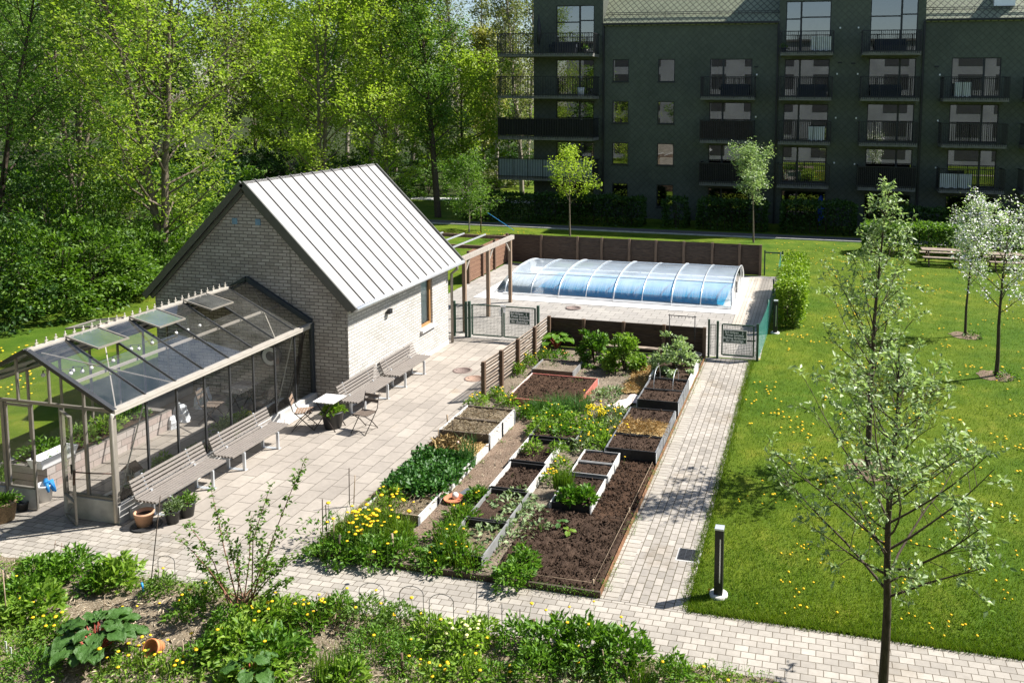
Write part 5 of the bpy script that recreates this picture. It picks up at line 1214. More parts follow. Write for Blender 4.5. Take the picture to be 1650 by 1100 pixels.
p = G(1605, 606); BT1 = p; grow_tree('apple_tree', 'white flowering tree at the right edge of the lawn', p.x, p.y, 4.7, 1.95, 103, l_silver, m_barkd, 22, 6, 5, 4, .085, .40, .065, 'round', .65, 0, spread=.10, extra=(m_petal, .8, .06, 5))
p = G(1555, 541); BT2 = p; grow_tree('apple_tree', 'slender white flowering tree left of the larger flowering one', p.x, p.y, 4.6, 1.1, 107, l_silver, m_barkd, 24, 5, 5, 5, .085, .36, .05, 'oval', 1.0, 0, spread=.09, extra=(m_petal, .85, .06, 5))
p = G(1397, 757); MT = p; grow_tree('young_tree', 'young silvery leaved tree standing behind the nearest one', p.x, p.y, 6.3, 1.95, 111, l_silver, m_barkd, 44, 7, 4, 2, .09, .24, .07, 'cone', .9, 0, spread=.022, aspect=.5, twigs=.22)
q = AY(1421, 1096, 10.35); NT_ = grow_tree('young_tree', 'nearest young tree with silvery leaves at the lower right', q.x, 10.35, 5.1, 2.2, 128, l_silver, m_barkd, 44, 7, 4, 2, .08, .35, .07, 'cone', .52, .015, spread=.02, aspect=.5, lastgap=.95, twigs=.2)
# ================================================================== hedges
def hedge(name, label, x0, x1, y0, y1, h, seed, leaf, n, ls=.12, core=None):
    rng = np.random.default_rng(seed); t = thing(name, label, 'hedge', ((x0 + x1) / 2, (y0 + y1) / 2, 0))
    b = MB(); rd = random.Random(seed)
    k = int(max(x1 - x0, y1 - y0) / .5) + 1
    for i in range(k):
        f = (i + .5) / k; x = x0 + (x1 - x0) * (f if x1 - x0 > y1 - y0 else rd.uniform(.3, .7)); y = y0 + (y1 - y0) * (rd.uniform(.3, .7) if x1 - x0 > y1 - y0 else f)
        for j in range(3): b.tube([(x, y, 0), (x + rd.gauss(0, .12), y + rd.gauss(0, .12), h * .9)], [.02, .006], 4, False)
    b.build('stems', m_barkd, t)
    A = np.array([(y1 - y0) * h, (y1 - y0) * h, (x1 - x0) * h, (x1 - x0) * h, (x1 - x0) * (y1 - y0) * 1.3]); w = rng.choice(5, n, p=A / A.sum()); u = rng.uniform(0, 1, n); v = rng.uniform(0, 1, n) ** .85
    X = np.where(w == 0, x0, np.where(w == 1, x1, x0 + u * (x1 - x0))); Y = np.where(w == 2, y0, np.where(w == 3, y1, y0 + np.where(w == 4, v, u) * (y1 - y0))); Z = np.where(w == 4, h, v * h)
    P = np.stack([X, Y, Z], 1); c = np.array([(x0 + x1) / 2, (y0 + y1) / 2, h * .5]); N = np.stack([(w == 1) * 1. - (w == 0), (w == 3) * 1. - (w == 2), (w == 4) * 1.], 1)
    wob = .05 * np.sin(P[:, 0] * 3.1 + P[:, 2] * 2) + .05 * np.sin(P[:, 1] * 2.3 + P[:, 0] * 1.7 + P[:, 2] * 3)
    P = P + N * (wob + rng.normal(-.04, .055, n))[:, None] + rng.normal(0, .03, (n, 3)); P[:, 2] = np.maximum(.02, P[:, 2])
    fast('foliage', [(*leaves(P, ls, rng, .65, .4, N), leaf)], t); return t
hedge('hedge', 'tall bright green hedge between the pool deck and the lawn', -1.16, -.36, 29.35, 35.4, 1.5, 1, l_hedge, 21000, .095)
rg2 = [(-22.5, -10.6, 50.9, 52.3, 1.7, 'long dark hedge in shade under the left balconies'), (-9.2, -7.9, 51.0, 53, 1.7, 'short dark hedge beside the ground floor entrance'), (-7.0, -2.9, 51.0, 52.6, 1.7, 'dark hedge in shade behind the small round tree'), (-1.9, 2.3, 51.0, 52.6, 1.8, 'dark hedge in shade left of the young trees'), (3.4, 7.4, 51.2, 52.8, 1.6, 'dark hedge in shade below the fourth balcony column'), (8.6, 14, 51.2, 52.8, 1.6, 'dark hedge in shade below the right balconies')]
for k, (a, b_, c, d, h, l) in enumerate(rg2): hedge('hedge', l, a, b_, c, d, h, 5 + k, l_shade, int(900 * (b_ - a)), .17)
hedge('hedge', 'clipped hedge with a sunlit top behind the picnic benches', 2.6, 14.5, 45.2, 46.4, 1.5, 21, l_mid, 14000, .15)
# ================================================================== plants of the plot and the front garden
SEED = [400]
def nx(): SEED[0] += 1; return SEED[0]
def heads(rng, n, r, h, z=0):
    a = rng.uniform(0, 2 * pi, n); q = np.sqrt(rng.uniform(0, 1, n)) * r; return [(q[k] * cos(a[k]), q[k] * sin(a[k]), h * rng.uniform(.85, 1.25) + z) for k in range(n)]
def clump(px, py, r, h, label, leaf=None, n=500, ls=.10, asp=.45, up=.5, z=.05, tuft=0, th=None, tm=None, fl=None, cat='plant', name='garden_plant', out=True, fill=.8, pos=None):
    p = pos or G(px, py, z); rng = np.random.default_rng(nx()); t = thing(name, label, cat, tuple(p)); o = np.array(p)
    if n:
        P = dome(rng, n, r, h, fill); D = unit(P * np.array([1, 1, .6]) + np.array([0, 0, .25 * h])); fast('foliage', [(*leaves(P + o, ls, rng, asp, up, D if out else None), leaf)], t)
    if tuft:
        a = rng.uniform(0, 2 * pi, tuft); q = np.sqrt(rng.uniform(0, 1, tuft)) * r * .8; P = np.stack([q * np.cos(a), q * np.sin(a), np.zeros(tuft)], 1)
        fast('blades', [(*blades(P + o, th or h, .012, rng, .55, 2), tm or l_grass)], t)
    if fl:
        m, k, s = fl; b = MB()
        for x, y, zz in heads(rng, k, r * .85, h): b.mat(1).tube([(o[0] + x * .9, o[1] + y * .9, o[2]), (o[0] + x, o[1] + y, o[2] + zz)], .004, 3, False).mat(0).lathe((o[0] + x, o[1] + y, o[2] + zz), [(.004, -.008), (s, .0), (s * .8, .010), (.003, .016)], 7)
        b.build('flowers', [m, m_stalk], t)
    return t
def rhubarb(px, py, n, r, L, label, z=.05, h=.32, mat=None, name='rhubarb_plant'):
    p = G(px, py, z); rng = random.Random(nx()); t = thing(name, label, 'plant', tuple(p)); st = MB()
    for k in range(n):
        a = k * 2.4 + rng.uniform(-.3, .3); q = r * (.25 + .75 * (k + 1) / n) * rng.uniform(.8, 1.1); hz = h * rng.uniform(.75, 1.15) * (1.15 - .45 * q / r); d = V((cos(a), sin(a), 0)); s = V((-sin(a), cos(a), 0))
        base = p + d * (q * .55) + V((0, 0, hz)); st.tube([p + d * .04, p + d * q * .3 + V((0, 0, hz * .6)), base], [.014, .011, .008], 5, False)
        b = MB(); l = L * rng.uniform(.75, 1.15); w = l * .42; nu, nv = 9, 9; ps = []
        for j in range(nu):
            u = j / (nu - 1); wd = w * (sin(pi * min(1, u * .86 + .12)) ** .7) * (1 + .14 * sin(u * 17 + k))
            for i in range(nv):
                v = i / (nv - 1) * 2 - 1; ps.append(base + d * (l * (u - .15 * (1 - abs(v)) * (u < .1))) + s * (wd * v) + V((0, 0, .10 * l * sin(u * 2.4) - .28 * l * u * u + .07 * l * abs(v) + .075 * l * sin(v * 8 + u * 10 + k) * (abs(v) + .3))))
        b.grid(ps, nv, nu); b.build('leaf', mat or l_rhub, t)
    st.build('stalks', m_rstalk, t); return t
def stake(px, py, h, label, r=.008, m=None, dx=0, dy=0, z=.04, name='garden_stake'):
    p = G(px, py, z); t = thing(name, label, 'stake', tuple(p)); MB().tube([p, p + V((dx, dy, h))], r, 6).build('cane', m or m_twig, t)
# ---------- dandelions: one flower, copied
def dandelion_mesh(name, h, s, stalk=True):
    b = MB()
    if stalk: b.mat(1).tube([(0, 0, 0), (.006, 0, h)], .0035, 3, False)
    b.mat(0).lathe((.006 * stalk, 0, h), [(.004, -.008), (s * .75, -.002), (s, .004), (s * .7, .013), (.003, .016)], 9)
    return b
def scatter(points, label, group, h, s, seed):
    rd = random.Random(seed); first = None
    for p in points:
        if first is None:
            first = dandelion_mesh('dandelion', h, s).build('dandelion', [m_yel, m_stalk]); first.location = p; tag(first, label, 'flower', group); o = first
        else: o = first.copy(); COL.objects.link(o); o.location = p
        k = rd.uniform(.75, 1.3); o.scale = (k, k, k * rd.uniform(.8, 1.3)); o.rotation_euler = (rd.gauss(0, .12), rd.gauss(0, .12), rd.uniform(0, 6))
rdl = random.Random(77)
def lawnpt():
    while True:
        y = 12.6 + rdl.random() ** 1.25 * 31; x = -1.5 + rdl.random() * (y * .36 + 3.0)
        c = sin(x * 1.3 + 2) * sin(y * .7) + .6 * sin(x * 2.9 + y * 1.1)
        if not (y > 28.8 and x < -.2) and rdl.random() < .25 + .45 * max(0, c) : return x, y
pts = []
while len(pts) < 950:
    x, y = lawnpt(); n = rdl.choice((1, 1, 2, 3, 4))
    for k in range(n): pts.append((x + rdl.gauss(0, .13), y + rdl.gauss(0, .13), .0))
pts = [p for p in pts if p[0] > -1.68 and p[1] > 12.4]; pts.sort(key=lambda p: p[1])
scatter(pts[:190], 'yellow dandelion flower growing in the mown lawn right of the path', 'dandelions in the lawn', .055, .019, 1)
def flock(name, pts, label, h, s):
    b = MB()
    for x, y, z in pts: b.lathe((x, y, z + h), [(.004, -.008), (s, .0), (s * .7, .012), (.003, .016)], 6)
    o = b.build(name, [m_yel, m_stalk]); tag(o, label, 'flowers', kind='stuff')
flock('lawn_flowers', pts[190:], 'small yellow flowers dotted over the far lawn', .05, .033)
lp = []
for k in range(150):
    px, py = rdl.uniform(560, 860) if k % 3 else rdl.uniform(0, 60), rdl.uniform(372, 384) if k % 3 else rdl.uniform(555, 640)
    lp.append(tuple(G(px, py)))
for k in range(80): lp.append((rdl.uniform(-2.2, 2.5), rdl.uniform(39, 47.5), 0))
flock('far_lawn_flowers', lp, 'small yellow flowers scattered behind the fence and left of the greenhouse', .05, .035)
# ---------- the plot
clump(515, 868, .35, .45, 'scraggly thin leaved plant at the left corner of the plot', l_herb, 120, .08, z=.05)
for px, py, r, h, n, l in ((548, 892, .45, .26, 700, 'leafy plant at the front left corner under tall yellow flowers'), (600, 896, .42, .26, 650, 'leafy plant at the front edging second from the left corner'), (642, 896, .32, .3, 420, 'leafy weeds beside the start of the mulch path')): clump(px, py, r, h, l, l_herb, n, .09, tuft=60, th=.4)
for px, py, r, h, l in ((575, 866, .5, .5, 'dense grassy clump full of dandelions at the plot corner'), (610, 852, .42, .48, 'grassy clump with dandelions behind the corner clump'), (640, 868, .35, .36, 'looser grassy clump beside the leaning white bed')): clump(px, py, r, h * .5, l, l_herb2, 160, .12, .3, tuft=420, th=h)
fp = []
rdf = random.Random(15)
for k in range(62): px, py = rdf.gauss(592, 30), rdf.gauss(884, 15); p = G(px, py, .05); fp.append((p.x, p.y, .08))
scatter(fp, 'tall yellow dandelion flower in the grassy corner of the plot', 'dandelions at the plot corner', .48, .034, 2)
clump(628, 812, .32, .26, 'clump with yellow flowers left of the strawberry beds', l_herb2, 240, .11, .35, tuft=80, th=.3, fl=(m_yel, 8, .034))
t0 = None
rds = random.Random(8)
for by0, by1 in ((15.36, 16.18), (14.45, 15.3)):
    for i in range(5):
        for j in range(4):
            x = LXA + .14 + i * .24 + rds.gauss(0, .03); y = by0 + .1 + j * (by1 - by0 - .2) / 3 + rds.gauss(0, .03)
            if t0 is None: t0 = clump(0, 0, .19, .17, 'low dark green strawberry plant in the white sided beds', l_straw, 95, .085, .7, .6, pos=V((x, y, .17)), name='strawberry_plant'); t0['group'] = 'strawberry plants'
            else: copy_tree(t0, (x, y, .17), rds.uniform(0, 6), rds.uniform(.85, 1.25))
clump(755, 742, .22, .5, 'tuft of tall leeks in the bed with the dry grass mound', None, 0, tuft=75, th=.62, tm=l_blue, z=.2)
p = G(738, 728, .3); t = thing('tulip', 'single pale pink tulip by the leeks', 'flower', tuple(p)); MB().tube([p + V((0, 0, -.1)), p + V((0, 0, .18))], .006, 4).build('stem', m_stalk, t); MB().lathe(p + V((0, 0, .17)), [(.004, 0), (.03, .02), (.032, .05), (.02, .07), (.004, .07)], 8).build('petals', plain('pink_petal', (.75, .45, .38), .7), t)
p = G(722, 716, .2); t = thing('dry_grass_mound', 'mound of golden dry grass in the low white bed', 'mound', (-7.85, 16.6, .2)); rg = np.random.default_rng(5); P = dome(rg, 700, .36, .2, .9) + np.array([-7.8, 16.62, .2]); fast('dry_blades', [(*leaves(P, .16, rg, .06, .1), m_straw)], t)
for k, (px, py, h, l) in enumerate(((700, 728, .35, 'short grey stick leaning at the patio side of the leek bed'), (706, 722, .45, 'second grey stick at the patio side of the leek bed'), (728, 715, .55, 'tall thin grey stick by the two board bed'), (722, 690, .33, 'short brown stake in the two board bed'), (563, 812, .72, 'tall brown cane behind the yellow flowers'), (570, 812, .58, 'shorter brown cane beside the tall one'), (528, 880, .75, 'thin cane at the left corner of the plot'), (538, 890, .62, 'grey cane in the corner leaves'), (545, 900, .42, 'stubby wooden peg at the front edging'), (634, 896, .40, 'wide wooden peg in the corner weeds'), (520, 860, .65, 'dark cane left of the corner plants'))):
    stake(px, py, h, l, .010 if k not in (3, 8, 9) else .022, m_twig if k % 2 else m_barkd, .03 * (k % 3 - 1), .02)
for px, py, l in ((858, 728, 'left seedling clump in the white sided bed'), (898, 730, 'right seedling clump in the white sided bed')): clump(px, py, .20, .22, l, l_herb2, 150, .10, .3, z=.14)
for px, py, r, l in ((832, 797, .28, 'wilted pale leaves at the back of the grey sided bed'), (818, 812, .34, 'wilted pale leaves across the middle of the grey sided bed'), (835, 822, .25, 'wilted pale leaves at the right side of the grey sided bed'), (785, 862, .32, 'wilted pale leaves in the front bed'), (805, 846, .22, 'few pale leaves under the dark divider')): clump(px, py, r, .09, l, l_grey, 80, .095, .5, .9, z=.12)
for px, py, r, h, l in ((770, 805, .22, .28, 'green weeds along the left board of the grey bed'), (745, 838, .30, .32, 'green weeds between the mulch path and the grey bed'), (722, 872, .34, .42, 'tall grassy weeds beside the front bed'), (700, 906, .34, .24, 'broad leaved weeds at the front edging'), (752, 908, .36, .30, 'leafy weeds inside the nearest front bed'), (726, 895, .30, .46, 'grass tuft with dandelions at the front edging')): clump(px, py, r, h * .7, l, l_herb, 260, .10, .4, tuft=150, th=h, fl=(m_yel, 3, .026))
for px, py, r, l in ((838, 850, .30, 'wilted grey leaves right of the front bed'), (822, 872, .34, 'wilted grey leaves beside the front bed corner'), (858, 828, .30, 'wilted grey leaves near the dark planter front'), (846, 806, .22, 'wilted leaves between the grey and the herb bed'), (870, 850, .2, 'pale leaves at the edge of the dug soil')): clump(px, py, r, .08, l, l_grey, 75, .09, .55, .9, z=.05)
clump(824, 938, .30, .30, 'leafy herb at the front edging beside the dug soil', l_herb, 420, .09); clump(842, 915, .26, .34, 'upright leafy herb left of the dug soil', l_herb, 420, .09)
rhubarb(903, 848, 4, .10, .12, 'tiny rhubarb sprout alone in the dug soil', .09, .1); rhubarb(916, 858, 3, .09, .12, 'second tiny rhubarb sprout in the dug soil', .09, .07, l_herb2)
clump(907, 785, .24, .30, 'tuft of fine chives leaning over the herb bed', None, 0, tuft=330, th=.42, tm=l_grass, z=.18)
clump(918, 806, .22, .22, 'dark leafy greens at the front of the herb bed', l_herb, 260, .10, .6, z=.18); clump(942, 808, .22, .24, 'rounded leafy greens at the front right of the herb bed', l_herb, 280, .10, .6, z=.18)
clump(887, 778, .20, .22, 'bunch of yellow dandelions left of the herb bed', l_herb2, 110, .1, .3, fl=(m_yel, 13, .033)); clump(905, 755, .18, .2, 'small weeds with dandelions behind the yellow bunch', l_herb2, 110, .1, .3, fl=(m_yel, 4, .03))
# herb thicket in the middle of the plot
planter('raised_bed', 'grey bed almost hidden by herbs in the middle of the plot', -6.22, -5.1, 17.62, 18.5, .25, m_greyb, m_black, m_soil, -.06, 1, 60)
for px, py, r, h, m, n, l in ((872, 700, .36, .36, l_herb2, 420, 'leafy herb in the grey bed at its left corner'), (905, 706, .34, .26, l_herb, 330, 'leafy herb at the front of the grey bed'), (888, 680, .46, .36, l_herb, 520, 'thick herb clump behind the grey bed'), (925, 692, .45, .34, l_herb2, 480, 'thick herb clump right of the grey bed'), (955, 708, .42, .34, l_herb2, 430, 'weedy clump in front of the mustard flowers'), (985, 700, .40, .30, l_grey, 340, 'greyish weeds beside the straw bed'), (970, 722, .34, .28, l_herb2, 280, 'weeds behind the row of three small beds'), (940, 722, .36, .24, l_grey, 200, 'pale low weeds near the seedling bed corner'), (985, 672, .34, .26, l_grey, 260, 'low weeds in front of the pink sheet')): clump(px, py, r, h, l, m, n, .10, .4, tuft=50, th=h * 1.1, fl=(m_yel, 3, .026))
for px, py, r, h, l in ((900, 664, .46, .5, 'tall grass tuft in front of the red bed'), (930, 662, .40, .45, 'second tall grass tuft in front of the red bed corner'), (862, 665, .30, .4, 'dark leafy tuft at the left of the red bed front')): clump(px, py, r, h * .4, l, l_herb, 90, .13, .35, tuft=330, th=h, tm=l_blue)
for px, py, l in ((951, 690, 'left bunch of bright yellow mustard flowers'), (968, 690, 'right bunch of bright yellow mustard flowers')):
    p = G(px, py, .05); t = thing('mustard_plant', l, 'plant', tuple(p)); b = MB(); rq = random.Random(int(px))
    for k in range(16):
        x, y, z = rq.gauss(0, .06), rq.gauss(0, .06), rq.uniform(.30, .58); b.mat(1).tube([p, p + V((x, y, z))], .004, 3, False).mat(0)
        for j in range(5): b.ball(p + V((x + rq.gauss(0, .025), y + rq.gauss(0, .025), z + rq.gauss(0, .035))), .017, 5)
    b.build('flowers', [m_yel2, m_stalk], t); rg = np.random.default_rng(int(px)); P = dome(rg, 120, .16, .3, .9) + np.array(p); fast('foliage', [(*leaves(P, .1, rg, .35), l_herb2)], t)
p = G(957, 690, .1); t = thing('plant_label', 'white plant marker between the mustard flowers', 'label', tuple(p)); MB().box(p.x - .03, p.x + .03, p.y - .004, p.y + .004, p.z, p.z + .22).build('tag', m_whitep, t)
fp = []
for k in range(26): p = G(rdf.choice((rdf.gauss(965, 22), rdf.gauss(985, 12))), rdf.gauss(692, 20), .05); fp.append((p.x, p.y, .05))
scatter(fp, 'yellow dandelion flower in the herb thicket of the plot', 'dandelions in the herb thicket', .26, .027, 3)
rhubarb(897, 560, 16, .62, .34, 'rhubarb with big crinkled leaves in the back left corner of the plot', .05, .42, l_herb); clump(903, 578, .3, .2, 'weeds with orange flowers in front of the back rhubarb', l_herb, 200, .1, fl=(m_orange, 7, .03)); clump(878, 582, .24, .35, 'grassy weeds at the fence corner', l_herb2, 120, .1, .3, tuft=120, th=.4, fl=(m_yel, 6, .03))
sh1 = G(958, 588); shrub('currant_bush', 'leafy currant bush left of the brighter one by the low fence', sh1.x, sh1.y, .46, 1.0, 201, l_herb, 2100, .10, 'bush'); sh1 = G(1006, 598); shrub('currant_bush', 'bright green currant bush in front of the low fence', sh1.x, sh1.y, .50, 1.1, 202, l_herb2, 2500, .10, 'bush'); sh1 = G(1028, 596); shrub('currant_bush', 'small low bush at the right foot of the bright currant bush', sh1.x, sh1.y, .26, .45, 203, l_herb2, 480, .08, 'bush')
shrub('lovage_bush', 'tall pale green herb bush in the pale sided bed', -3.72, 22.75, .62, .95, 204, l_silver, 2300, .085, 'bush', None, .85, .28)
for px, py, r, h, l in ((800, 640, .22, .22, 'weeds with yellow flowers at the front post of the slatted fence'), (770, 652, .30, .25, 'weeds along the back of the two board bed'), (835, 602, .22, .28, 'yellow flowered weeds along the middle of the slatted fence'), (852, 588, .24, .3, 'yellow flowered weeds near the far end of the slatted fence'), (820, 652, .26, .22, 'broad leaved weeds between fence and red bed'), (790, 672, .24, .2, 'small weeds beside the right corner of the two board bed'), (845, 672, .24, .28, 'dark spiky leaves at the red bed front')): clump(px, py, r, h, l, l_herb2 if px != 845 else l_herb, 170, .10, .35, tuft=50, th=h * 1.2, fl=(m_yel, 5, .032))
for px, py, r, l in ((960, 640, .45, 'patch of low grey weeds right of the red bed'), (985, 632, .35, 'patch of low green weeds near the straw strip'), (930, 618, .3, 'weeds behind the red bed'), (890, 592, .35, 'grey low plants in the small grey bed'), (1012, 668, .28, 'sparse weeds left of the black beds')): clump(px, py, r, .10, l, l_grey, 170, .10, .4, .8, tuft=40, th=.16)
for px, py, l in ((1042, 655, 'row of tiny green sprouts in front of the tall black bed'),): clump(px, py, .3, .08, l, l_herb2, 60, .06, .6, .8, z=.1)
# pots
def herb(x, y, z, r, h, leaf, n, label, ls=.07): clump(0, 0, r, h, label, leaf, n, ls, .3, .4, pos=V((x, y, z)))
herb(PA_[0], PA_[1], .2, .15, .22, l_grey, 380, 'grey lavender like herb in the pot beside the terracotta one'); herb(PB_[0], PB_[1], .22, .16, .2, l_mid, 340, 'green herb in the pot nearest the bench leg'); herb(PW_[0], PW_[1], .32, .24, .16, l_herb, 420, 'leafy herbs filling the wicker basket', .08); herb(PT_[0], PT_[1], .36, .22, .14, l_herb2, 300, 'pale lettuce like plant in the black tub', .12)
# greenhouse plants
for x, y, r, h, m, l in ((-12.75, 13.9, .24, .30, l_herb2, 'bright leafy plant behind the first bench in the greenhouse'), (-12.76, 15.75, .28, .40, l_silver, 'bushy plant behind the second bench in the greenhouse'), (-12.76, 16.3, .24, .34, l_herb2, 'bushy plant right of the bigger one in the greenhouse strip'), (-12.72, 13.2, .15, .25, l_herb, 'small plant behind the insect house'), (-12.74, 14.8, .18, .14, l_herb, 'small seedlings in the middle of the greenhouse strip')): clump(0, 0, r, h, l, m, 320, .09, .5, pos=V((x, y, .30)))
for x, y, r, h, m, l in ((-15.5, 13.6, .36, .34, l_herb, 'leafy plants at the front of the block walled bed'), (-15.4, 14.4, .38, .36, l_mid, 'leafy plants in the middle of the block walled bed'), (-15.45, 15.2, .36, .28, l_herb2, 'yellowish plants further back in the block walled bed'), (-15.5, 16.0, .3, .26, l_herb, 'plants at the far end of the block walled bed'), (-15.85, 12.8, .4, .5, l_mid, 'tomato plants left of the greenhouse door')): clump(0, 0, r, h, l, m, 420, .10, .5, pos=V((x, y, .40 if y > 13 else .05)))
# ---------- lawn trees stand in small mulched rings
for k, (p, l) in enumerate(((BT1, 'ring of bare mulch round the right flowering tree'), (BT2, 'ring of bare mulch round the slender flowering tree'), (MT, 'ring of bare mulch round the silvery tree'))):
    b = MB(); n = 24; rr = random.Random(k); b.add([(p.x, p.y, .035)] + [(p.x + (.5 + rr.uniform(-.07, .07)) * cos(2 * pi * i / n), p.y + (.5 + rr.uniform(-.07, .07)) * sin(2 * pi * i / n), .012) for i in range(n)], [(0, i + 1, (i + 1) % n + 1) for i in range(n)]); o = b.build('mulch_ring', m_mulch, None, (p.x, p.y, 0)); o['kind'] = 'structure'
    clump(0, 0, .3, .16, ('low green plant at the foot of the right flowering tree', 'low green plant at the foot of the slender flowering tree', 'low green plant at the foot of the silvery tree')[k], l_mid, 160, .08, .5, pos=V((p.x + .25, p.y - .1, .02)))
# ---------- the front garden
F_ = [ # px, py, r, h, leaf material, n, leaf size, label, tuft, flowers
 (70, 935, .42, .34, l_herb, 520, .13, 'large leafy perennial at the back left of the front garden', 0, 0), (112, 925, .40, .36, l_herb, 480, .13, 'leafy perennial next to the rusty wire grid', 0, 0), (30, 965, .36, .28, l_herb, 420, .12, 'leafy plant at the left edge of the front garden', 40, 2),
 (187, 940, .36, .38, l_herb2, 380, .15, 'broad rosette plant in the back row left of the cane shrub', 0, 0), (160, 945, .3, .3, l_herb, 380, .11, 'feathery plant between the two broad rosettes', 60, 1), (258, 955, .26, .28, l_mid, 330, .08, 'small dark bush before the wire hoop', 0, 1), (62, 985, .38, .30, l_herb2, 330, .17, 'pale rosette of long leaves on the left', 0, 0),
 (20, 1000, .34, .24, l_herb2, 350, .10, 'leafy weeds at the far left', 60, 2), (78, 1022, .30, .22, l_herb2, 240, .12, 'dandelion clump left of the rhubarb', 60, 7), (20, 1060, .46, .26, l_herb2, 900, .05, 'fine leaved pale green cushion in the lower left corner', 0, 0), (50, 1090, .5, .3, l_herb, 900, .07, 'fine green cushion at the bottom left edge', 0, 0),
 (325, 965, .28, .24, l_mid, 260, .09, 'leafy plant left of the cane shrub', 30, 2), (300, 990, .3, .2, l_herb, 240, .09, 'low plant in front of the fallen mulch', 30, 1), (365, 1012, .3, .26, l_herb, 300, .10, 'dark leafy plant under the cane shrub', 0, 1), (420, 1005, .38, .32, l_herb2, 420, .11, 'bright leafy plant right under the cane shrub', 20, 5), (455, 1000, .34, .28, l_herb2, 380, .11, 'leafy plant right of the cane shrub foot', 20, 2),
 (385, 1052, .48, .36, l_herb2, 700, .13, 'large bright green herb in the middle of the front garden', 0, 2), (440, 1062, .46, .34, l_herb, 650, .13, 'large green herb right of the brightest one', 0, 1), (335, 1060, .36, .26, l_herb, 420, .10, 'green herb right of the tipped orange pot', 30, 4), (400, 1098, .45, .3, l_herb2, 600, .13, 'bright herb at the bottom edge', 0, 0),
 (505, 1005, .34, .30, l_herb, 330, .10, 'leafy weeds with dandelions beside the paved path', 80, 6), (540, 990, .3, .28, l_herb, 300, .09, 'loose weeds behind the greyish dead plant', 60, 4), (590, 1000, .40, .32, l_mid, 700, .07, 'bushy fine leaved plant under the wire hoops', 0, 2), (640, 1010, .38, .30, l_mid, 650, .07, 'second bushy fine leaved plant under the wire hoops', 0, 2), (690, 1025, .34, .26, l_herb2, 330, .10, 'leafy plant with pale flowers under the third hoop', 30, 2),
 (600, 1050, .46, .28, l_herb, 900, .06, 'wide low fine leaved cushion in the centre', 60, 1), (650, 1060, .34, .22, l_herb, 500, .06, 'fine leaved cushion right of the wide one', 40, 0), (740, 1042, .42, .30, l_herb2, 420, .12, 'primrose clump with pale yellow flowers', 0, 0), (770, 1030, .3, .24, l_herb2, 280, .11, 'smaller primrose like clump by the thin rods', 20, 1), (745, 1085, .34, .2, l_herb2, 260, .10, 'weeds with dandelions at the bottom centre', 50, 5),
 (835, 1040, .34, .36, l_herb, 520, .09, 'leafy bush beside the short wooden peg', 0, 0), (895, 1048, .40, .42, l_herb, 620, .12, 'large leafy mound at its left end', 0, 0), (945, 1056, .44, .44, l_herb, 720, .12, 'large leafy mound in its middle with small pale tips', 0, 2), (1000, 1066, .42, .42, l_herb, 680, .12, 'large leafy mound at its right end', 0, 2), (858, 1085, .32, .38, l_herb, 620, .08, 'round green bush in front of the leafy mound', 0, 0),
 (1085, 1098, .28, .34, l_herb, 300, .09, 'leafy bush at the bottom right of the front garden', 20, 1), (1035, 1100, .3, .3, None, 0, .1, 'tuft of broad grass blades at the bottom right', 90, 0), (800, 1092, .3, .14, l_herb, 140, .09, 'sparse low weeds left of the round bush', 40, 3), (930, 1098, .34, .12, l_grey, 110, .09, 'sparse pale weeds in the dry litter', 30, 1), (690, 1092, .36, .14, l_herb2, 150, .09, 'sparse weeds with dandelions in the dry litter', 50, 4), (540, 1085, .4, .36, None, 0, .1, 'tall grass tuft at the bottom centre left', 180, 0), (560, 1096, .3, .2, l_herb2, 240, .14, 'rosette of long leaves at the bottom edge', 0, 0),
 (210, 1075, .34, .18, l_herb2, 210, .08, 'low weeds with dandelions in front of the rhubarb', 60, 7), (270, 1085, .36, .2, l_herb2, 230, .08, 'low weeds with dandelions left of the bright herbs', 60, 5), (1150, 1098, .3, .10, l_herb2, 120, .08, 'low weeds on the grass corner', 90, 3)]
for px, py, r, h, m, n, ls, l, tf, nf in F_: clump(px, py, r * .93, h, l, m, int(n * 1.1), ls * .84, .42, z=.06, tuft=tf, th=h * 1.25 if n else h, fl=(m_yel, nf, .027) if nf else ((m_lemon, 16, .03) if 'pale yellow' in l else None))
rhubarb(155, 1050, 46, .76, .28, 'huge rhubarb with dark crinkled leaves in the front garden', .06, .40)
rhubarb(405, 1092, 6, .3, .26, 'few big pale leaves at the bottom edge under the bright herbs', .2, .25)
clump(525, 1000, .4, .16, 'greyish dead plant beside the paved path', m_twig, 240, .12, .08, .2, z=.06)
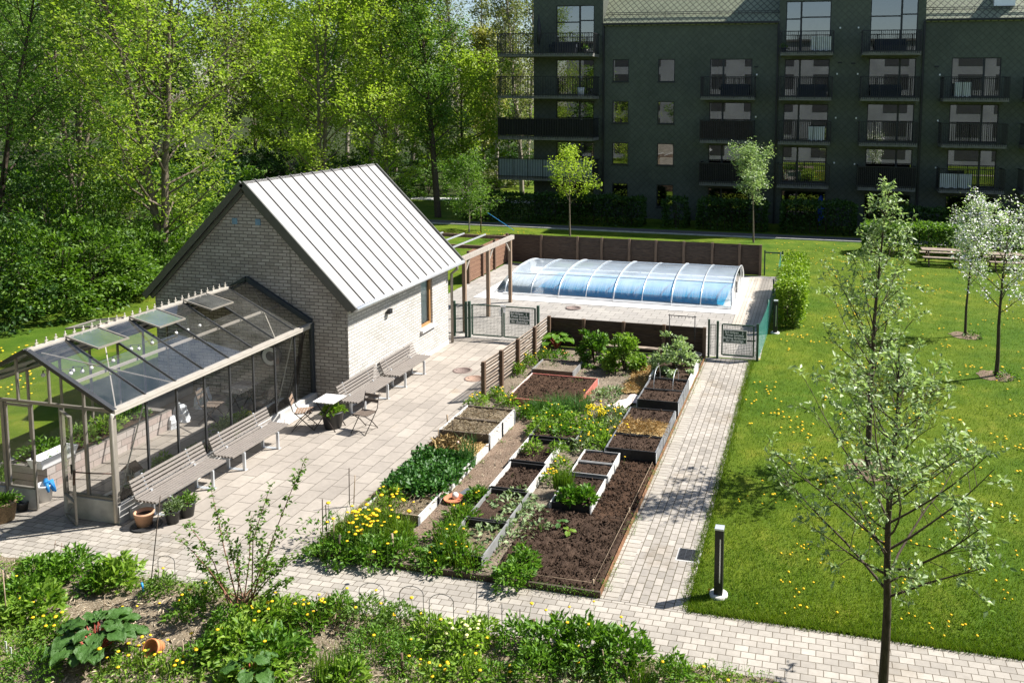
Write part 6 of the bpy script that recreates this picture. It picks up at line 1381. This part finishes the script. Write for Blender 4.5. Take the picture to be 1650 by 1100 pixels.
# cane shrub
p = G(392, 985, .05); t = thing('cane_shrub', 'tall shrub of bare reddish canes with small leaf clusters', 'shrub', tuple(p)); b = MB(); LP = []; rc = random.Random(6)
for k, (qx, qy, dy) in enumerate(((340, 787, .1), (286, 866, -.2), (362, 842, .3), (437, 780, 0), (494, 735, .2), (471, 892, .3), (455, 850, -.3), (318, 905, .1), (405, 830, .4), (440, 905, .5), (468, 935, .2), (380, 870, -.2), (425, 865, .2), (350, 930, .3), (505, 880, .25), (300, 840, .2))):
    e = AY(qx, qy, p.y + dy); m = p.lerp(e, .5) + V((rc.gauss(0, .05), rc.gauss(0, .05), .06)); s0 = p + V((rc.gauss(0, .09), rc.gauss(0, .09), 0)); ps = [s0, s0.lerp(m, .5), m, m.lerp(e, .5) + V((0, 0, .03)), e]; b.tube(ps, [.012, .010, .008, .006, .003], 5, False)
    for j in range(20):
        f = rc.uniform(.32, 1.0); qi = min(3.99, f * 4); i = int(qi); c = ps[i].lerp(ps[i + 1], qi - i)
        for _ in range(6 if f > .5 else 3): LP.append(tuple(c + V((rc.gauss(0, .035), rc.gauss(0, .035), rc.gauss(.01, .03)))))
b.build('canes', m_cane, t); fast('foliage', [(*leaves(np.array(LP), .065, np.random.default_rng(3), .6, .5), l_mid)], t)
for k in range(60): LP.append((p.x + rc.gauss(0, .35), p.y + rc.gauss(0, .2), .1 + rc.random() * .3))
# hoops, rods, little things
for px, py, w_, h_, l in ((600, 1012, .38, .72, 'thin wire hoop at the left of three by the path'), (664, 1020, .36, .74, 'thin wire hoop in the middle of three by the path'), (712, 1034, .36, .74, 'thin wire hoop at the right of three by the path'), (270, 950, .28, .58, 'thin wire hoop beside the small dark bush'), (318, 965, .34, .34, 'low wire hoop left of the cane shrub'), (-2, 945, .25, .34, 'pale wire hoop at the left edge')): hoop(G(px, py).x, G(px, py).y, w_, h_, l, m_steel, radians(8), None, .005)
for px, py, h_, r_, l, m, dx in ((765, 1022, .85, .006, 'tall thin rod right of the wire hoops', m_steel, .05), (787, 1024, .5, .006, 'short thin rod right of the tall one', m_steel, 0), (809, 1024, .5, .006, 'short thin rod left of the leafy bush', m_steel, 0), (838, 1022, .4, .008, 'short dark rod in the leafy bush', m_barkd, 0), (860, 1020, .22, .025, 'short brown wooden peg in the leafy bush', m_wpost, 0), (242, 950, 1.6, .008, 'tall dark cane leaning toward the bench', m_barkd, .28), (12, 1005, .85, .008, 'thin brown cane at the left edge', m_twig, -.02), (166, 1000, .42, .006, 'thin grey cane behind the rhubarb', m_twig, .06), (648, 1085, .3, .02, 'stubby wooden peg at the bottom centre', m_wpost, 0), (298, 1075, .4, .008, 'thin dry cane right of the tipped pot', m_twig, -.02), (975, 1085, .35, .010, 'dry stick in front of the leafy mound', m_twig, -.04)): stake(px, py, h_, l, r_, m, dx)
p = G(113, 905, .1); t = thing('wire_grid', 'rusty piece of wire grid standing in the perennials', 'grid', tuple(p)); b = MB(); b.tube([AY(88, 876, p.y), AY(142, 894, p.y)], .006, 4)
for k in range(6): a = AY(88 + 10.5 * k, 876 + 3.6 * k, p.y); b.tube([a + V((.02, 0, .06)), a + V((-.06, 0, -.28))], .005, 4)
b.build('wire', m_rust, t)
p = G(232, 962, .06); t = thing('trowel', 'blue handled trowel stuck in the litter', 'trowel', tuple(p)); MB().tube([p + V((0, 0, .10)), p + V((-.03, 0, .24))], .016, 7).build('handle', m_blue, t); MB().bar(p + V((.01, 0, -.02)), p + V((0, 0, .1)), .06, .008).build('blade', m_twig, t)
for px, py, l in ((10, 1050, 'white plant marker at the left edge'), (18, 1060, 'second white plant marker at the left edge')): p = G(px, py, .2); t = thing('plant_label', l, 'label', tuple(p)); MB().box(p.x - .015, p.x + .015, p.y - .003, p.y + .003, p.z, p.z + .16).build('tag', m_whitep, t)
fp = []
for k in range(38): p = G(rdf.uniform(20, 1000), rdf.choice((rdf.uniform(985, 1010), rdf.uniform(1030, 1095))), .06); fp.append((p.x, p.y, .05))
scatter(fp, 'yellow dandelion flower among the plants of the front garden', 'dandelions in the front garden', .22, .026, 4)
# dead stems and chips over the litter
rg = np.random.default_rng(21); n = 3500; P = np.stack([rg.uniform(-13, -.4, n), rg.uniform(8.0, 10.9, n), rg.uniform(.05, .09, n)], 1)
o = fast('dry_litter', [(*leaves(P, .10, rg, .18, .8), plain('bleached_chip', (.46, .38, .27), .85, 0, 20, .35))]); tag(o, 'bleached chips and dead stems covering the front garden soil', 'litter', kind='stuff')
n = 2600; P = np.stack([rg.uniform(-8.2, -3.3, n), rg.uniform(12.4, 24.5, n), np.full(n, .05)], 1); P = P[~((P[:, 0] > -5.0) & (P[:, 1] < 17.3))]
o = fast('plot_litter', [(*leaves(P, .07, rg, .3, .9), plain('pale_chip', (.36, .30, .21), .85, 0, 20, .4))]); tag(o, 'dry chips and leaf scraps over the bare ground of the plot', 'litter', kind='stuff')

# low weeds that cover the ground between the plants (ground cover)
def cover_weeds(name, label, n, fx, sz, m, sd):
    r_ = np.random.default_rng(sd); P = fx(r_, n); k = 9; Q = np.repeat(P, k, 0) + r_.normal(0, .045, (len(P) * k, 3)) * np.array([1, 1, .4]); Q[:, 2] = np.abs(Q[:, 2] - .05) + .055
    v, f = leaves(Q, sz, r_, .4, .6); g, h = blades(np.repeat(P, 3, 0) + r_.normal(0, .04, (len(P) * 3, 3)) * np.array([1, 1, 0]), .13, .008, r_, .8)
    o = fast(name, [(v, f, m), (g, h, l_grass)]); tag(o, label, 'weeds', kind='stuff')
def fx1(r_, n):
    x = r_.uniform(-13.5, -.4, n); y = r_.uniform(8.6, 10.92, n); c = np.sin(x * 1.7) * np.sin(y * 2.3 + x) + .5 * np.sin(x * 4.1 + y * 3); k = (c + r_.normal(0, .5, n) > -.1) & ~((x > -12.2) & (x < -8.8) & (y > 9.6) & (y < 10.6)); return np.stack([x, y, np.full(n, .05)], 1)[k]
cover_weeds('front_weeds', 'low green weeds covering the soil of the front garden', 3800, fx1, .055, l_herb2, 31)
def fx2(r_, n):
    x = r_.uniform(-8.25, -3.3, n); y = r_.uniform(12.4, 24.8, n); c = np.sin(x * 2.1 + 1) * np.sin(y * 1.1) + .5 * np.sin(x * 5 + y * 2); k = (c + r_.normal(0, .4, n) > .1) & ~((x > -5.0) & (y < 17.4)) & ~((x > -6.95) & (x < -6.2) & (r_.uniform(0, 1, n) < .8)); return np.stack([x, y, np.full(n, .045)], 1)[k]
cover_weeds('plot_weeds', 'sparse weeds on the bare ground between the raised beds', 900, fx2, .05, l_herb, 32)
# weeds and moss in the joints along the path edges
def fx3(r_, n):
    t_ = r_.uniform(0, 1, n); a = r_.integers(0, 3, n); x = np.where(a == 0, -3.12 + r_.normal(0, .02, n), np.where(a == 1, r_.uniform(-13, -.4, n), r_.uniform(-8.3, -3.2, n))); y = np.where(a == 0, 12.3 + t_ * 12.5, np.where(a == 1, 10.97 + r_.normal(0, .03, n), 12.22 + r_.normal(0, .015, n))); return np.stack([x, y, np.full(n, .0)], 1)
cover_weeds('joint_weeds', 'tiny weeds growing in the joints along the paving edges', 260, fx3, .03, l_herb, 33)

# clods on the dug soil, straw and dry stems lying on the beds
rg = np.random.default_rng(41)
def clods(name, label, boxes, m):
    o8 = np.array([(1, 0, 0), (-1, 0, 0), (0, 1, 0), (0, -1, 0), (0, 0, 1), (0, 0, -1)], float); f8 = np.array([(0, 2, 4), (2, 1, 4), (1, 3, 4), (3, 0, 4), (2, 0, 5), (1, 2, 5), (3, 1, 5), (0, 3, 5)]); vs, fs, c = [], [], 0
    for x0, x1, y0, y1, z, n in boxes:
        s_ = rg.gamma(2.2, .0046, (n, 1, 1)); P = np.stack([rg.uniform(x0, x1, n), rg.uniform(y0, y1, n), z + rg.uniform(-.01, .02, n)], 1)[:, None]
        v = P + o8[None] * s_ * rg.uniform(.6, 1.4, (n, 6, 1)) + rg.normal(0, .25, (n, 6, 3)) * s_; vs.append(v.reshape(-1, 3)); fs.append((np.arange(n)[:, None, None] * 6 + f8[None]).reshape(-1, 3) + c); c += n * 6
    o = fast(name, [(np.concatenate(vs), np.concatenate(fs), m)]); tag(o, label, 'soil', kind='stuff')
clods('soil_clods', 'crumbly dark clods over the dug soil and bare beds', [(-5.0, -3.22, 12.36, 14.7, .09, 5200), (-3.95, -3.22, 14.7, 17.3, .09, 2000), (-7.6, -5.78, 19.98, 21.9, .18, 1800), (-6.12, -5.4, 15.1, 16.2, .13, 700), (-6.18, -5.45, 16.4, 17.2, .14, 400)] + [(-4.74, -4.0, a, b, .20, 300) for a, b in ((16.65, 17.15), (16.06, 16.55), (15.3, 15.9))] + [(-4.28, -3.22, a, b, .30, 450) for a, b in ((17.26, 18.0), (18.97, 19.7))] + [(-4.18, -3.2, a, b, .39, 450) for a, b in ((20.1, 20.86), (20.96, 21.7))], m_soil)
def stems(name, label, boxes, m, L):
    P = np.concatenate([np.stack([rg.uniform(x0, x1, n), rg.uniform(y0, y1, n), z + rg.uniform(0, .03, n)], 1) for x0, x1, y0, y1, z, n in boxes]); o = fast(name, [(*leaves(P, L, rg, .05, 1.2, None, .1, .5), m)]); tag(o, label, 'straw', kind='stuff')
stems('loose_straw', 'loose golden straw on the straw bed and the straw strip', [(-4.26, -3.22, 18.1, 18.88, .32, 1500), (-4.95, -4.38, 21.4, 23.9, .08, 1500), (-8.1, -7.0, 16.3, 17.0, .2, 400)], plain('golden_straw', (.56, .40, .19), .8, 0, 30, .35), .13)
stems('dry_stems', 'dry pale stems lying in the two tall beds by the patio', [(-8.14, -7.0, 17.1, 17.8, .36, 650), (-8.14, -7.0, 17.9, 18.6, .35, 500), (-8.1, -7.0, 13.66, 14.36, .15, 350)], plain('dry_stem', (.44, .36, .24), .85, 0, 30, .35), .12)
